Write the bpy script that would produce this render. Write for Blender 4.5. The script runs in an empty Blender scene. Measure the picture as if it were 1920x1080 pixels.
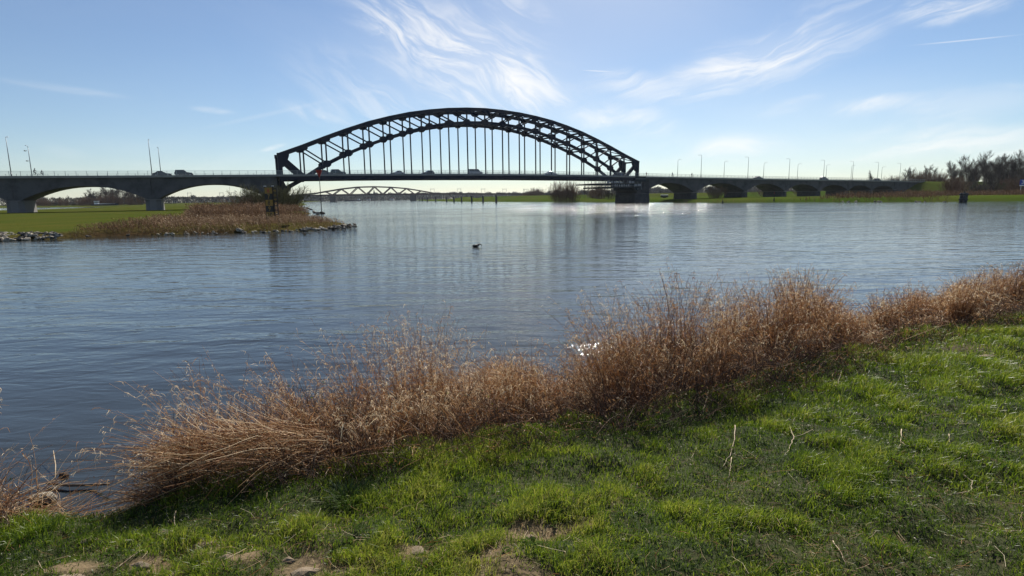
import bpy, math, random
import numpy as np
from math import radians, sin, cos, pi, atan2, sqrt, hypot
from mathutils import Vector, Matrix
random.seed(7); rng = np.random.default_rng(11)
scene = bpy.context.scene
col = scene.collection

# ------------------------------------------------------------------ camera, sky, sun, exposure
FPX, CAM_H, ROLL = 1060.0, 2.6, -0.013
PITCH = math.atan((540-371)/FPX)
cam_d = bpy.data.cameras.new('camera'); cam = bpy.data.objects.new('camera', cam_d); col.objects.link(cam)
cam_d.sensor_width = 36; cam_d.lens = FPX/1920*36; cam_d.clip_start = .05; cam_d.clip_end = 20000
CAM_R = Matrix.Rotation(pi/2-PITCH, 3, 'X') @ Matrix.Rotation(ROLL, 3, 'Z')
cam.matrix_world = Matrix.Translation((0, 0, CAM_H)) @ CAM_R.to_4x4()
scene.camera = cam

SUN_AZ, SUN_EL = radians(11.0), radians(38.0)       # azimuth right of +Y
def ray(px, py): return CAM_R @ Vector(((px-960)/FPX, (540-py)/FPX, -1))
def ground_at(px, py, z=0.0):
    d = ray(px, py); t = (z-CAM_H)/d.z
    return Vector((d.x*t, d.y*t, z))
def azel(px, py):
    d = ray(px, py).normalized(); return math.atan2(d.x, d.y), math.asin(d.z)

world = bpy.data.worlds.new('World'); scene.world = world; world.use_nodes = True
wt = world.node_tree; wt.nodes.clear()
def wn(t, **k):
    n = wt.nodes.new(t)
    for a, b in k.items(): setattr(n, a, b)
    return n
def wl(a, b): wt.links.new(a, b)
def wmath(op, a, b=None, c=None, clamp=False):
    n = wn('ShaderNodeMath', operation=op, use_clamp=clamp)
    for i, v in enumerate((a, b, c)):
        if v is None: continue
        if hasattr(v, 'links'): wl(v, n.inputs[i])
        else: n.inputs[i].default_value = v
    return n.outputs[0]
sky = wn('ShaderNodeTexSky', sky_type='NISHITA', sun_disc=False, sun_elevation=SUN_EL, sun_rotation=SUN_AZ,
         altitude=0, air_density=1.0, dust_density=0.1, ozone_density=3.0)
SKY_S = 0.055
tc = wn('ShaderNodeTexCoord'); sx = wn('ShaderNodeSeparateXYZ'); wl(tc.outputs['Generated'], sx.inputs[0])
az = wmath('ARCTAN2', sx.outputs[0], sx.outputs[1]); el = wmath('ARCSINE', sx.outputs[2])
ae = wn('ShaderNodeCombineXYZ'); wl(az, ae.inputs[0]); wl(el, ae.inputs[1])
def fibre(angle, sc_len, sc_wid, seed, detail=8, rough=.62, dist=.6):
    m0 = wn('ShaderNodeMapping', vector_type='TEXTURE'); m0.inputs['Rotation'].default_value = (0, 0, angle)
    m0.inputs['Scale'].default_value = (sc_len, sc_wid, 1); m0.inputs['Location'].default_value = (seed, seed*.7, 0)
    # wavy warp so that fibres curl
    wnz = wn('ShaderNodeTexNoise'); wnz.inputs['Scale'].default_value = 5; wnz.inputs['Detail'].default_value = 3
    wl(ae.outputs[0], wnz.inputs['Vector'])
    vs = wn('ShaderNodeVectorMath', operation='SCALE'); wl(wnz.outputs['Color'], vs.inputs[0]); vs.inputs['Scale'].default_value = .11
    va = wn('ShaderNodeVectorMath', operation='ADD'); wl(ae.outputs[0], va.inputs[0]); wl(vs.outputs[0], va.inputs[1])
    wl(va.outputs[0], m0.inputs['Vector'])
    nz = wn('ShaderNodeTexNoise'); nz.inputs['Scale'].default_value = 1; nz.inputs['Detail'].default_value = detail
    nz.inputs['Roughness'].default_value = rough; nz.inputs['Distortion'].default_value = dist
    wl(m0.outputs[0], nz.inputs['Vector'])
    mr = wn('ShaderNodeMapRange', interpolation_type='SMOOTHSTEP'); wl(nz.outputs[0], mr.inputs[0])
    mr.inputs[1].default_value = .40; mr.inputs[2].default_value = .70
    blot = wn('ShaderNodeTexNoise'); blot.inputs['Scale'].default_value = 14; blot.inputs['Detail'].default_value = 9; blot.inputs['Roughness'].default_value = .68
    wl(va.outputs[0], blot.inputs['Vector'])
    b2 = wn('ShaderNodeMapRange', interpolation_type='SMOOTHSTEP'); wl(blot.outputs[0], b2.inputs[0]); b2.inputs[1].default_value = .38; b2.inputs[2].default_value = .30
    b2.inputs[3].default_value = .38; b2.inputs[4].default_value = .85
    return wmath('MULTIPLY', mr.outputs[0], b2.outputs[0])
F_A = fibre(radians(-30), .12, .026, 3.1)      # central cirrus, running down to the right
F_B = fibre(radians(13), .16, .022, 9.7)        # right feather, rising to the right
F_C = fibre(radians(4), .20, .030, 21.3, dist=.3)   # low flat bands
wz = wn('ShaderNodeTexNoise'); wz.inputs['Scale'].default_value = 7; wz.inputs['Detail'].default_value = 6; wz.inputs['Roughness'].default_value = .6; wl(ae.outputs[0], wz.inputs['Vector'])
wz1 = wn('ShaderNodeVectorMath', operation='SUBTRACT'); wl(wz.outputs['Color'], wz1.inputs[0]); wz1.inputs[1].default_value = (.5, .5, .5)
wz2 = wn('ShaderNodeVectorMath', operation='MULTIPLY'); wl(wz1.outputs[0], wz2.inputs[0]); wz2.inputs[1].default_value = (.055, .035, 0)
aew = wn('ShaderNodeVectorMath', operation='ADD'); wl(ae.outputs[0], aew.inputs[0]); wl(wz2.outputs[0], aew.inputs[1])
def streak(p0, p1, width_px, amp, fib=None, floor=.25):
    a0, e0 = azel(*p0); a1, e1 = azel(*p1)
    m = wn('ShaderNodeMapping', vector_type='TEXTURE')
    m.inputs['Location'].default_value = ((a0+a1)/2, (e0+e1)/2, 0)
    m.inputs['Rotation'].default_value = (0, 0, atan2(e1-e0, a1-a0))
    m.inputs['Scale'].default_value = (hypot(a1-a0, e1-e0)/2, width_px/FPX, 1)
    wl(ae.outputs[0] if (fib is None or width_px < 10) else aew.outputs[0], m.inputs['Vector'])
    ln = wn('ShaderNodeVectorMath', operation='LENGTH'); wl(m.outputs[0], ln.inputs[0])
    mr = wn('ShaderNodeMapRange', interpolation_type='SMOOTHERSTEP'); wl(ln.outputs['Value'], mr.inputs[0])
    mr.inputs[1].default_value = 0; mr.inputs[2].default_value = 1; mr.inputs[3].default_value = amp; mr.inputs[4].default_value = 0
    if fib is None: return mr.outputs[0]
    return wmath('MULTIPLY', mr.outputs[0], wmath('MULTIPLY_ADD', fib, 1.9, floor*.5))
STREAKS = [
    ((600, -30), (1150, 250), 120, 1.2, F_A, .12), ((800, 60), (1120, 220), 60, .8, F_A, .2), ((560, -60), (900, 120), 60, .5, F_A, .1),
    ((480, 80), (860, 260), 90, .35, F_A, .15), ((500, 60), (1300, 200), 150, .10, None, 0), ((1100, 260), (2100, 170), 110, .09, None, 0), ((860, -40), (1080, 60), 50, .4, F_A, .1), ((1050, 150), (1320, 175), 40, .55, F_B, .3),
    ((1150, 190), (1720, 30), 60, 1.0, F_B, .3), ((1350, 120), (1800, -30), 70, .35, F_B, .15), ((1280, 150), (1500, 120), 26, .5, F_B, .3),
    ((1640, 35), (1960, -25), 30, .9, F_B, .15), ((1010, 215), (1330, 235), 42, .75, F_C, .2), ((1230, 275), (1500, 262), 34, .7, F_C, .3),
    ((1520, 215), (1760, 180), 20, .75, F_B, .25), ((1640, 215), (2080, 165), 34, 1.0, F_C, .3), ((1400, 225), (1570, 175), 16, .5, F_B, .2),
    ((1480, 285), (2200, 250), 48, .7, F_C, .35), ((480, 195), (680, 235), 26, .35, F_A, .2), ((340, 200), (460, 214), 8, .35, F_C, .4),
    ((-60, 140), (280, 188), 9, .20, F_C, .5), ((310, 255), (690, 170), 6, .07, None, 0), ((480, 285), (545, 268), 6, .6, F_C, .5),
    ((1675, 88), (1960, 60), 1.6, .3, None, 0), ((1080, 131), (1160, 135), 1.5, .4, None, 0), ((60, 270), (190, 290), 14, .22, F_C, .4),
    ((900, 250), (2300, 330), 60, .22, F_C, .5), ((-600, 290), (900, 290), 60, .08, F_C, .4),
    ((500, -150), (1900, 150), 420, .06, None, 0), ((500, -760), (1900, -700), 520, .45, None, 0), ((-1600, 60), (-500, 120), 120, .7, F_C, .2), ((2200, -300), (3400, 0), 140, .8, F_B, .2), ((300, -900), (1700, -500), 200, .6, F_A, .2),  # widest streak: veil above the view near the sun, added to brighten the water
]
tot = None
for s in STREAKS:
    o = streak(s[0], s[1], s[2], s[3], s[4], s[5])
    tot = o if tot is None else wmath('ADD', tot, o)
veil = fibre(radians(-10), .7, .2, 40.2, detail=5)
tot = wmath('ADD', tot, wmath('MULTIPLY', wmath('ADD', veil, .4), .08))
tot = wmath('SUBTRACT', 1.0, wmath('POWER', 2.718, wmath("MULTIPLY", tot, -1.35)), clamp=True)
above = wn('ShaderNodeMapRange'); wl(el, above.inputs[0]); above.inputs[1].default_value = 0; above.inputs[2].default_value = .05
tot = wmath('MULTIPLY', tot, above.outputs[0])
bg = wn('ShaderNodeBackground'); bg.inputs['Strength'].default_value = SKY_S
gam = wn('ShaderNodeHueSaturation'); gam.inputs['Saturation'].default_value = 1.0; gam.inputs['Value'].default_value = 1.0
wl(sky.outputs[0], gam.inputs['Color'])
tintn = wn('ShaderNodeMix', data_type='RGBA', blend_type='MULTIPLY'); tintn.inputs[0].default_value = 1; tintn.inputs[7].default_value = (.98, 1.04, 1.13, 1)
wl(gam.outputs[0], tintn.inputs[6]); wl(tintn.outputs[2], bg.inputs['Color'])
bgc = wn('ShaderNodeBackground'); bgc.inputs['Color'].default_value = (1.0, .985, .955, 1); bgc.inputs['Strength'].default_value = 0.70
mx = wn('ShaderNodeMixShader'); wl(tot, mx.inputs[0]); wl(bg.outputs[0], mx.inputs[1]); wl(bgc.outputs[0], mx.inputs[2])
wo = wn('ShaderNodeOutputWorld'); wl(mx.outputs[0], wo.inputs['Surface'])

sun_d = bpy.data.lights.new('sun', 'SUN'); sun_d.energy = 4.6; sun_d.angle = radians(.53); sun_d.color = (1.0, .94, .85)
sun = bpy.data.objects.new('sun', sun_d); col.objects.link(sun)
sdir = Vector((sin(SUN_AZ)*cos(SUN_EL), cos(SUN_AZ)*cos(SUN_EL), sin(SUN_EL)))
sun.rotation_euler = sdir.to_track_quat('Z', 'Y').to_euler(); sun.location = (0, -20, 60)
scene.view_settings.view_transform = 'Standard'; scene.view_settings.look = 'None'
scene.view_settings.exposure = 0.62; scene.view_settings.gamma = 1.0; scene.view_settings.use_curve_mapping = False
scene.render.engine = 'CYCLES'

# ------------------------------------------------------------------ materials
MAT = {}
def mat(name, color, rough=.8, metallic=0., noise=None, bump=None, spec=.5, transl=None, tint=None, coat=0):
    """noise=(scale, colour2, lo, hi); bump=(scale, strength, dist); tint=[(pos,colour)..] ramp over 'tint' attribute"""
    if name in MAT: return MAT[name]
    m = bpy.data.materials.new(name); m.use_nodes = True; nt = m.node_tree; N = nt.nodes; L = nt.links
    b = N['Principled BSDF']; b.inputs['Roughness'].default_value = rough; b.inputs['Metallic'].default_value = metallic
    b.inputs['Specular IOR Level'].default_value = spec; b.inputs['Coat Weight'].default_value = coat
    b.inputs['Base Color'].default_value = (*color, 1)
    csock = None
    if tint:
        a = N.new('ShaderNodeAttribute'); a.attribute_name = 'tint'
        r = N.new('ShaderNodeValToRGB'); e = r.color_ramp.elements
        e[0].position, e[0].color = tint[0][0], (*tint[0][1], 1); e[1].position, e[1].color = tint[-1][0], (*tint[-1][1], 1)
        for p, c in tint[1:-1]: k = e.new(p); k.color = (*c, 1)
        L.new(a.outputs['Fac'], r.inputs[0]); csock = r.outputs[0]
    if noise:
        tcn = N.new('ShaderNodeTexCoord'); nz = N.new('ShaderNodeTexNoise'); nz.inputs['Scale'].default_value = noise[0]
        nz.inputs['Detail'].default_value = 8; nz.inputs['Roughness'].default_value = .65
        L.new(tcn.outputs['Object'], nz.inputs['Vector'])
        mr = N.new('ShaderNodeMapRange'); L.new(nz.outputs[0], mr.inputs[0]); mr.inputs[1].default_value = noise[2]; mr.inputs[2].default_value = noise[3]
        mi = N.new('ShaderNodeMix'); mi.data_type = 'RGBA'; L.new(mr.outputs[0], mi.inputs[0])
        if csock: L.new(csock, mi.inputs[6])
        else: mi.inputs[6].default_value = (*color, 1)
        mi.inputs[7].default_value = (*noise[1], 1); csock = mi.outputs[2]
    if csock: L.new(csock, b.inputs['Base Color'])
    if bump:
        tcn = N.new('ShaderNodeTexCoord'); nz = N.new('ShaderNodeTexNoise'); nz.inputs['Scale'].default_value = bump[0]; nz.inputs['Detail'].default_value = 8
        L.new(tcn.outputs['Object'], nz.inputs['Vector'])
        bp = N.new('ShaderNodeBump'); bp.inputs['Strength'].default_value = bump[1]; bp.inputs['Distance'].default_value = bump[2]
        L.new(nz.outputs[0], bp.inputs['Height']); L.new(bp.outputs[0], b.inputs['Normal'])
    if transl:
        tr = N.new('ShaderNodeBsdfTranslucent'); ms = N.new('ShaderNodeMixShader'); ms.inputs[0].default_value = transl
        if csock: L.new(csock, tr.inputs['Color'])
        else: tr.inputs['Color'].default_value = (*color, 1)
        L.new(b.outputs[0], ms.inputs[1]); L.new(tr.outputs[0], ms.inputs[2])
        L.new(ms.outputs[0], N['Material Output'].inputs['Surface'])
    MAT[name] = m; return m

# ------------------------------------------------------------------ object helpers
def link(o, parent=None):
    col.objects.link(o)
    if parent is not None: o.parent = parent
    return o
def tag(o, label=None, cat=None, group=None, kind=None):
    if label: o['label'] = label
    if cat: o['category'] = cat
    if group: o['group'] = group
    if kind: o['kind'] = kind
    return o
def empty(name, loc=(0, 0, 0), rz=0, label=None, cat=None, group=None):
    o = bpy.data.objects.new(name, None); o.location = loc; o.rotation_euler = (0, 0, rz); o.empty_display_size = .5
    col.objects.link(o); return tag(o, label, cat, group)
class MB:
    def __init__(s): s.v = []; s.f = []
    def add(s, vs, fs):
        b = len(s.v); s.v += [tuple(v) for v in vs]; s.f += [tuple(b+i for i in f) for f in fs]; return s
    def box(s, x0, x1, y0, y1, z0, z1):
        return s.add([(x0, y0, z0), (x1, y0, z0), (x1, y1, z0), (x0, y1, z0), (x0, y0, z1), (x1, y0, z1), (x1, y1, z1), (x0, y1, z1)],
                     [(0, 3, 2, 1), (4, 5, 6, 7), (0, 1, 5, 4), (1, 2, 6, 5), (2, 3, 7, 6), (3, 0, 4, 7)])
    def bar(s, p, q, w, h=None, up=(0, 0, 1)):
        h = h or w; p = Vector(p); q = Vector(q); d = (q-p).normalized(); up = Vector(up)
        if abs(d.dot(up)) > .98: up = Vector((0, 1, 0))
        a = d.cross(up).normalized()*w/2; b = a.normalized().cross(d).normalized()*h/2
        vs = [c+i*a+j*b for c in (p, q) for i, j in ((-1, -1), (1, -1), (1, 1), (-1, 1))]
        return s.add(vs, [(0, 3, 2, 1), (4, 5, 6, 7), (0, 1, 5, 4), (1, 2, 6, 5), (2, 3, 7, 6), (3, 0, 4, 7)])
    def tube(s, pts, rad, n=8, caps=True):
        pts = [Vector(p) for p in pts]; K = len(pts); rad = rad if hasattr(rad, '__len__') else [rad]*K
        vs = []
        for i, p in enumerate(pts):
            d = (pts[min(i+1, K-1)]-pts[max(i-1, 0)]).normalized()
            u = Vector((0, 0, 1)) if abs(d.z) < .9 else Vector((1, 0, 0))
            a = d.cross(u).normalized(); b = a.cross(d)
            for k in range(n):
                t = 2*pi*k/n; vs.append(p+(a*cos(t)+b*sin(t))*rad[i])
        fs = [(i*n+k, i*n+(k+1) % n, (i+1)*n+(k+1) % n, (i+1)*n+k) for i in range(K-1) for k in range(n)]
        if caps: fs += [tuple(range(n-1, -1, -1)), tuple((K-1)*n+k for k in range(n))]
        return s.add(vs, fs)
    def prism(s, poly, y0, y1):      # poly of (x,z), extruded along y
        n = len(poly)
        vs = [(x, y0, z) for x, z in poly]+[(x, y1, z) for x, z in poly]
        return s.add(vs, [tuple(range(n)), tuple(range(2*n-1, n-1, -1))]+[(i, i+n, (i+1) % n+n, (i+1) % n) for i in range(n)])
    def strip(s, lo, hi, y0, y1):    # solid between two (x,z) polylines of same count, extruded along y; quads only
        n = len(lo); vs = []
        for y in (y0, y1): vs += [(x, y, z) for x, z in lo]+[(x, y, z) for x, z in hi]
        fs = []
        for i in range(n-1):
            fs += [(i, i+1, n+i+1, n+i), (2*n+i+1, 2*n+i, 3*n+i, 3*n+i+1), (i, 2*n+i, 2*n+i+1, i+1), (n+i+1, 3*n+i+1, 3*n+i, n+i)]
        fs += [(0, n, 3*n, 2*n), (n-1, 2*n+n-1, 3*n+n-1, n+n-1)]
        return s.add(vs, fs)
    def ell(s, c, r, nu=8, nv=6):
        vs = [(c[0], c[1], c[2]-r[2])]
        for j in range(1, nv):
            ph = -pi/2+pi*j/nv
            for i in range(nu): t = 2*pi*i/nu; vs.append((c[0]+r[0]*cos(ph)*cos(t), c[1]+r[1]*cos(ph)*sin(t), c[2]+r[2]*sin(ph)))
        vs.append((c[0], c[1], c[2]+r[2])); fs = []
        for i in range(nu): fs.append((0, 1+(i+1) % nu, 1+i))
        for j in range(nv-2):
            for i in range(nu): a = 1+j*nu; fs.append((a+i, a+(i+1) % nu, a+nu+(i+1) % nu, a+nu+i))
        L = len(vs)-1; a = 1+(nv-2)*nu
        for i in range(nu): fs.append((a+i, a+(i+1) % nu, L))
        return s.add(vs, fs)
    def mesh(s, name, m, smooth=False):
        me = bpy.data.meshes.new(name); me.from_pydata(s.v, [], s.f); me.materials.append(m)
        if smooth: me.polygons.foreach_set('use_smooth', [True]*len(me.polygons))
        me.update(); return me
    def build(s, name, m, parent=None, smooth=False, bevel=0):
        o = link(bpy.data.objects.new(name, s.mesh(name, m, smooth)), parent)
        if bevel:
            bv = o.modifiers.new('bevel', 'BEVEL'); bv.width = bevel; bv.segments = 2; bv.limit_method = 'ANGLE'
        return o
def mesh_np(name, V, Q, m, tint=None, smooth=False):
    me = bpy.data.meshes.new(name); nv, nq, k = len(V), len(Q), Q.shape[1]
    me.vertices.add(nv); me.vertices.foreach_set('co', np.asarray(V, np.float32).ravel())
    me.loops.add(nq*k); me.loops.foreach_set('vertex_index', np.asarray(Q, np.int32).ravel())
    me.polygons.add(nq); me.polygons.foreach_set('loop_start', np.arange(0, nq*k, k, dtype=np.int32))
    try: me.polygons.foreach_set('loop_total', np.full(nq, k, np.int32))
    except Exception: pass
    if tint is not None:
        a = me.attributes.new('tint', 'FLOAT', 'POINT'); a.data.foreach_set('value', np.asarray(tint, np.float32))
    me.materials.append(m); me.update(calc_edges=True); 
    if smooth: me.polygons.foreach_set('use_smooth', np.ones(nq, bool))
    me.validate(); return me
def obj_me(name, me, parent=None, loc=(0, 0, 0)):
    o = bpy.data.objects.new(name, me); o.location = loc; return link(o, parent)
def ribbons(P, W, side, tint):
    """P (N,K,3), W (N,K) width, side (N,3) unit -> verts, quads, tint"""
    N, K, _ = P.shape; o = side[:, None, :]*W[..., None]*.5
    V = np.stack([P-o, P+o], 2).reshape(-1, 3)
    base = (np.arange(N)*K*2)[:, None]+(np.arange(K-1)*2)[None, :]
    Q = np.stack([base, base+1, base+3, base+2], -1).reshape(-1, 4)
    return V, Q, np.repeat(tint, K*2)
def prisms(P, W, tint):
    """three sided thin tubes"""
    N, K, _ = P.shape; d = P[:, -1]-P[:, 0]; d /= np.linalg.norm(d, axis=1, keepdims=True)+1e-9
    r = rng.normal(size=(N, 3)); a = np.cross(d, r); a /= np.linalg.norm(a, axis=1, keepdims=True)+1e-9; b = np.cross(d, a)
    ring = [a*cos(t)+b*sin(t) for t in (0, 2*pi/3, 4*pi/3)]
    V = np.stack([P+q[:, None, :]*W[..., None]*.5 for q in ring], 2).reshape(-1, 3)
    base = (np.arange(N)*K*3)[:, None]+(np.arange(K-1)*3)[None, :]
    Q = np.concatenate([np.stack([base+i, base+(i+1) % 3, base+3+(i+1) % 3, base+3+i], -1).reshape(-1, 4) for i in range(3)])
    return V, Q, np.repeat(tint, K*3)
def join(parts):
    Vs, Qs, Ts, b = [], [], [], 0
    for V, Q, T in parts: Vs.append(V); Qs.append(Q+b); Ts.append(T); b += len(V)
    return np.concatenate(Vs), np.concatenate(Qs), np.concatenate(Ts)
def rsides(n):
    t = rng.uniform(0, 2*pi, n); return np.stack([np.cos(t), np.sin(t), rng.normal(0, .25, n)], 1)
_lat = np.random.default_rng(5).random((256, 256))
def vnoise(x, y, s=1.0, oct=4, seed=0):
    x = np.asarray(x, float)/s+seed*17.3; y = np.asarray(y, float)/s+seed*9.1; out = 0; a = 1; tot = 0
    for o in range(oct):
        xi = np.floor(x).astype(int); yi = np.floor(y).astype(int); fx = x-xi; fy = y-yi
        fx = fx*fx*(3-2*fx); fy = fy*fy*(3-2*fy); g = lambda i, j: _lat[i % 256, j % 256]
        out = out+a*((g(xi, yi)*(1-fx)+g(xi+1, yi)*fx)*(1-fy)+(g(xi, yi+1)*(1-fx)+g(xi+1, yi+1)*fx)*fy)
        tot += a; a *= .5; x = x*2.03+5.2; y = y*2.03+1.7
    return out/tot
def sdist(X, Y, poly):
    """signed distance, positive inside closed polygon"""
    d = np.full(X.shape, 1e18); ins = np.zeros(X.shape, bool); n = len(poly)
    for i in range(n):
        ax, ay = poly[i][:2]; bx, by = poly[(i+1) % n][:2]; ex, ey = bx-ax, by-ay
        t = np.clip(((X-ax)*ex+(Y-ay)*ey)/(ex*ex+ey*ey+1e-12), 0, 1)
        d = np.minimum(d, (X-ax-t*ex)**2+(Y-ay-t*ey)**2)
        c = ((ay > Y) != (by > Y)) & (X < (bx-ax)*(Y-ay)/(by-ay+1e-12)+ax); ins ^= c
    return np.where(ins, 1, -1)*np.sqrt(d)
def grid_mesh(name, xs, ys, zf, m, zmin=-.6, tintf=None):
    X, Y = np.meshgrid(xs, ys, indexing='ij'); Z = zf(X, Y)
    nx, ny = X.shape; V = np.stack([X, Y, Z], -1).reshape(-1, 3)
    i = np.arange(nx*ny).reshape(nx, ny); Q = np.stack([i[:-1, :-1], i[1:, :-1], i[1:, 1:], i[:-1, 1:]], -1).reshape(-1, 4)
    Q = Q[(V[Q, 2] > zmin).any(1)]
    used, inv = np.unique(Q, return_inverse=True); V = V[used]; Q = inv.reshape(-1, 4)
    t = tintf(V[:, 0], V[:, 1]) if tintf else None
    return mesh_np(name, V, Q, m, t, smooth=True)
def spaced(a, b, d): return np.linspace(a, b, max(2, int(round((b-a)/d))+1))

# ------------------------------------------------------------------ water and terrain
def water_material():
    m = bpy.data.materials.new('river_water'); m.use_nodes = True; N = m.node_tree.nodes; L = m.node_tree.links
    b = N['Principled BSDF']; b.inputs['Roughness'].default_value = .06; b.inputs['IOR'].default_value = 1.333
    b.inputs['Base Color'].default_value = (.026, .029, .026, 1)
    g = N.new('ShaderNodeNewGeometry')
    def nz(scale, rot, sx_, sy_, det=3, dist=.3, rough=.5):
        mp = N.new('ShaderNodeMapping'); mp.inputs['Rotation'].default_value = (0, 0, rot); mp.inputs['Scale'].default_value = (scale*sx_, scale*sy_, 1)
        L.new(g.outputs['Position'], mp.inputs['Vector'])
        n = N.new('ShaderNodeTexNoise'); n.inputs['Scale'].default_value = 1; n.inputs['Detail'].default_value = det
        n.inputs['Distortion'].default_value = dist; n.inputs['Roughness'].default_value = rough
        L.new(mp.outputs[0], n.inputs['Vector']); return n.outputs[0]
    def ma(op, a, b_, c=None):
        n = N.new('ShaderNodeMath'); n.operation = op
        for i, v in enumerate((a, b_, c)):
            if v is None: continue
            if hasattr(v, 'links'): L.new(v, n.inputs[i])
            else: n.inputs[i].default_value = v
        return n.outputs[0]
    big = nz(.9, radians(14), .45, 1.3, 2, .5)          # wavelets about a metre apart
    mid = nz(2.6, radians(-12), .55, 1.25, 2.5, .8, .55)
    fine = nz(9., radians(25), .6, 1.2, 3, .4)
    patch = nz(.03, radians(8), .5, 1.4, 4, 1.2, .6)    # gusts and slicks
    pr = N.new('ShaderNodeMapRange'); L.new(patch, pr.inputs[0]); pr.inputs[1].default_value = .34; pr.inputs[2].default_value = .66
    pr.inputs[3].default_value = .5; pr.inputs[4].default_value = 1.5
    h = ma('ADD', ma('MULTIPLY', big, .23), ma('MULTIPLY', mid, .085))
    h = ma('ADD', h, ma('MULTIPLY', fine, .020))
    h = ma('MULTIPLY', h, pr.outputs[0])
    # a gusty reach of steep chop in front of the far bank, and ripples where the stone breaks the water
    chopn = nz(5.5, radians(6), .8, 1.3, 2, .6, .6); rip = nz(9, radians(-6), .7, 1.2, 2, .6, .6)
    for cx, cy, rx, ry, amp, n_ in ((24, 165, 64, 120, .74, chopn), (1.35, 9.6, .6, .8, .16, rip)):
        sp_ = N.new('ShaderNodeMapping'); sp_.vector_type = 'TEXTURE'; sp_.inputs['Location'].default_value = (cx, cy, 0); sp_.inputs['Scale'].default_value = (rx, ry, 1); L.new(g.outputs['Position'], sp_.inputs['Vector'])
        sl = N.new('ShaderNodeVectorMath'); sl.operation = 'LENGTH'; L.new(sp_.outputs[0], sl.inputs[0])
        sm = N.new('ShaderNodeMapRange'); sm.interpolation_type = 'SMOOTHSTEP'; L.new(sl.outputs['Value'], sm.inputs[0]); sm.inputs[1].default_value = .35; sm.inputs[2].default_value = 1; sm.inputs[3].default_value = 1; sm.inputs[4].default_value = 0
        if rx > 10:      # the chop comes in ragged cat's paws
            cp = nz(.16, radians(5), .45, 1.0, 4, 1.0, .6); cm = N.new('ShaderNodeMapRange'); cm.interpolation_type = 'SMOOTHSTEP'; L.new(cp, cm.inputs[0]); cm.inputs[1].default_value = .47; cm.inputs[2].default_value = .60; mask = ma('MULTIPLY', sm.outputs[0], cm.outputs[0])
        else: mask = sm.outputs[0]
        h = ma('ADD', h, ma('MULTIPLY', ma('MULTIPLY', n_, mask), amp))
        if rx > 10: L.new(ma('MULTIPLY_ADD', sm.outputs[0], .05, .06), b.inputs['Roughness'])
    bp = N.new('ShaderNodeBump'); bp.inputs['Strength'].default_value = 1; bp.inputs['Distance'].default_value = .19
    L.new(h, bp.inputs['Height']); L.new(bp.outputs[0], b.inputs['Normal'])
    return m
M_WATER = water_material()
w = MB(); w.add([(-3400, -300, 0), (3400, -300, 0), (3400, 3900, 0), (-3400, 3900, 0)], [(0, 1, 2, 3)])
tag(w.build('river', M_WATER), kind='structure')
M_SOIL = mat('river_bed_mud', (.05, .04, .025), .95)
w = MB(); w.add([(-3500, -900, -3), (3500, -900, -3), (3500, 4000, -3), (-3500, 4000, -3)], [(0, 1, 2, 3)])
tag(w.build('ground', M_SOIL), kind='structure')

M_MEADOW = mat('meadow_grass', (.05, .075, .010), .95, noise=(.12, (.085, .08, .02), .42, .68), bump=(3, .6, .25), spec=0, tint=[(0, (.052, .070, .013)), (.4, (.07, .070, .02)), (1, (.06, .04, .02))])
M_MEADOW2 = mat('far_meadow', (.045, .075, .010), .95, noise=(.03, (.075, .08, .018), .42, .68), bump=(1, .5, .4), spec=0)
M_BANK = mat('near_bank_soil', (.045, .055, .016), .95, noise=(9, (.07, .052, .03), .5, .75), bump=(30, .9, .025), spec=.12, tint=[(0, (.022, .018, .012)), (.15, (.030, .044, .012)), (.45, (.075, .062, .03)), (1, (.17, .125, .07))])

def px_of(X, Y):   # column of a ground point
    out = np.zeros(len(X)); Rm = np.array(CAM_R)
    q = np.stack([X, Y, np.zeros(len(X))-CAM_H+.5], 1) @ Rm; return 960+FPX*q[:, 0]/-q[:, 2]
# left meadow with its groyne
LEFT = [(-3000, 0), (-60, 30), (-44, 37.5), (-36.8, 40.8), (-34.4, 43.1), (-28.7, 46.4), (-22.6, 47.4), (-19.5, 49.3), (-17.2, 53.3), (-15.7, 57.1),
        (-17.5, 59.5), (-24, 66), (-34, 84), (-41, 104), (-39.8, 114), (-43, 121), (-54, 142), (-66, 160), (-68.5, 185), (-90, 240),
        (-150, 420), (-211, 577), (-300, 800), (-480, 1450), (-560, 1700), (-3000, 1900)]
POND = [(-900, 190), (-190, 214), (-205, 262), (-238, 350), (-262, 396), (-350, 425), (-900, 440)]
def left_z(X, Y):
    d = np.minimum(sdist(X, Y, LEFT), -sdist(X, Y, POND)*.6)
    h = .45+.55*np.clip((Y-420)/200, 0, 1)
    z = np.clip(d*.28, -.8, 1)*1.0
    z = np.where(z > h, h, z)
    return z+vnoise(X, Y, 9, 3)*.15*np.clip(d/4, 0, 1)-.02
tag(obj_me('meadow', grid_mesh('meadow', spaced(-120, -12, .8), spaced(25, 200, .8), left_z, M_MEADOW, tintf=lambda X, Y: np.clip(np.maximum(1.6-sdist(X, Y, LEFT)*.8, (px_of(X, Y) > 150)*(Y < 100)*(sdist(X, Y, LEFT) < 8)*.8), 0, 1))), kind='structure')
def cut_left(X, Y):
    z = left_z(X, Y); return np.where((X > -119) & (X < -12) & (Y > 26) & (Y < 199), -1.0, z)
tag(obj_me('meadow_beyond', grid_mesh('meadow_beyond', np.concatenate([spaced(-3000, -520, 80), spaced(-500, -10, 5)]), np.concatenate([spaced(0, 620, 5), spaced(650, 1900, 40)]), cut_left, M_MEADOW)), kind='structure')
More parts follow.
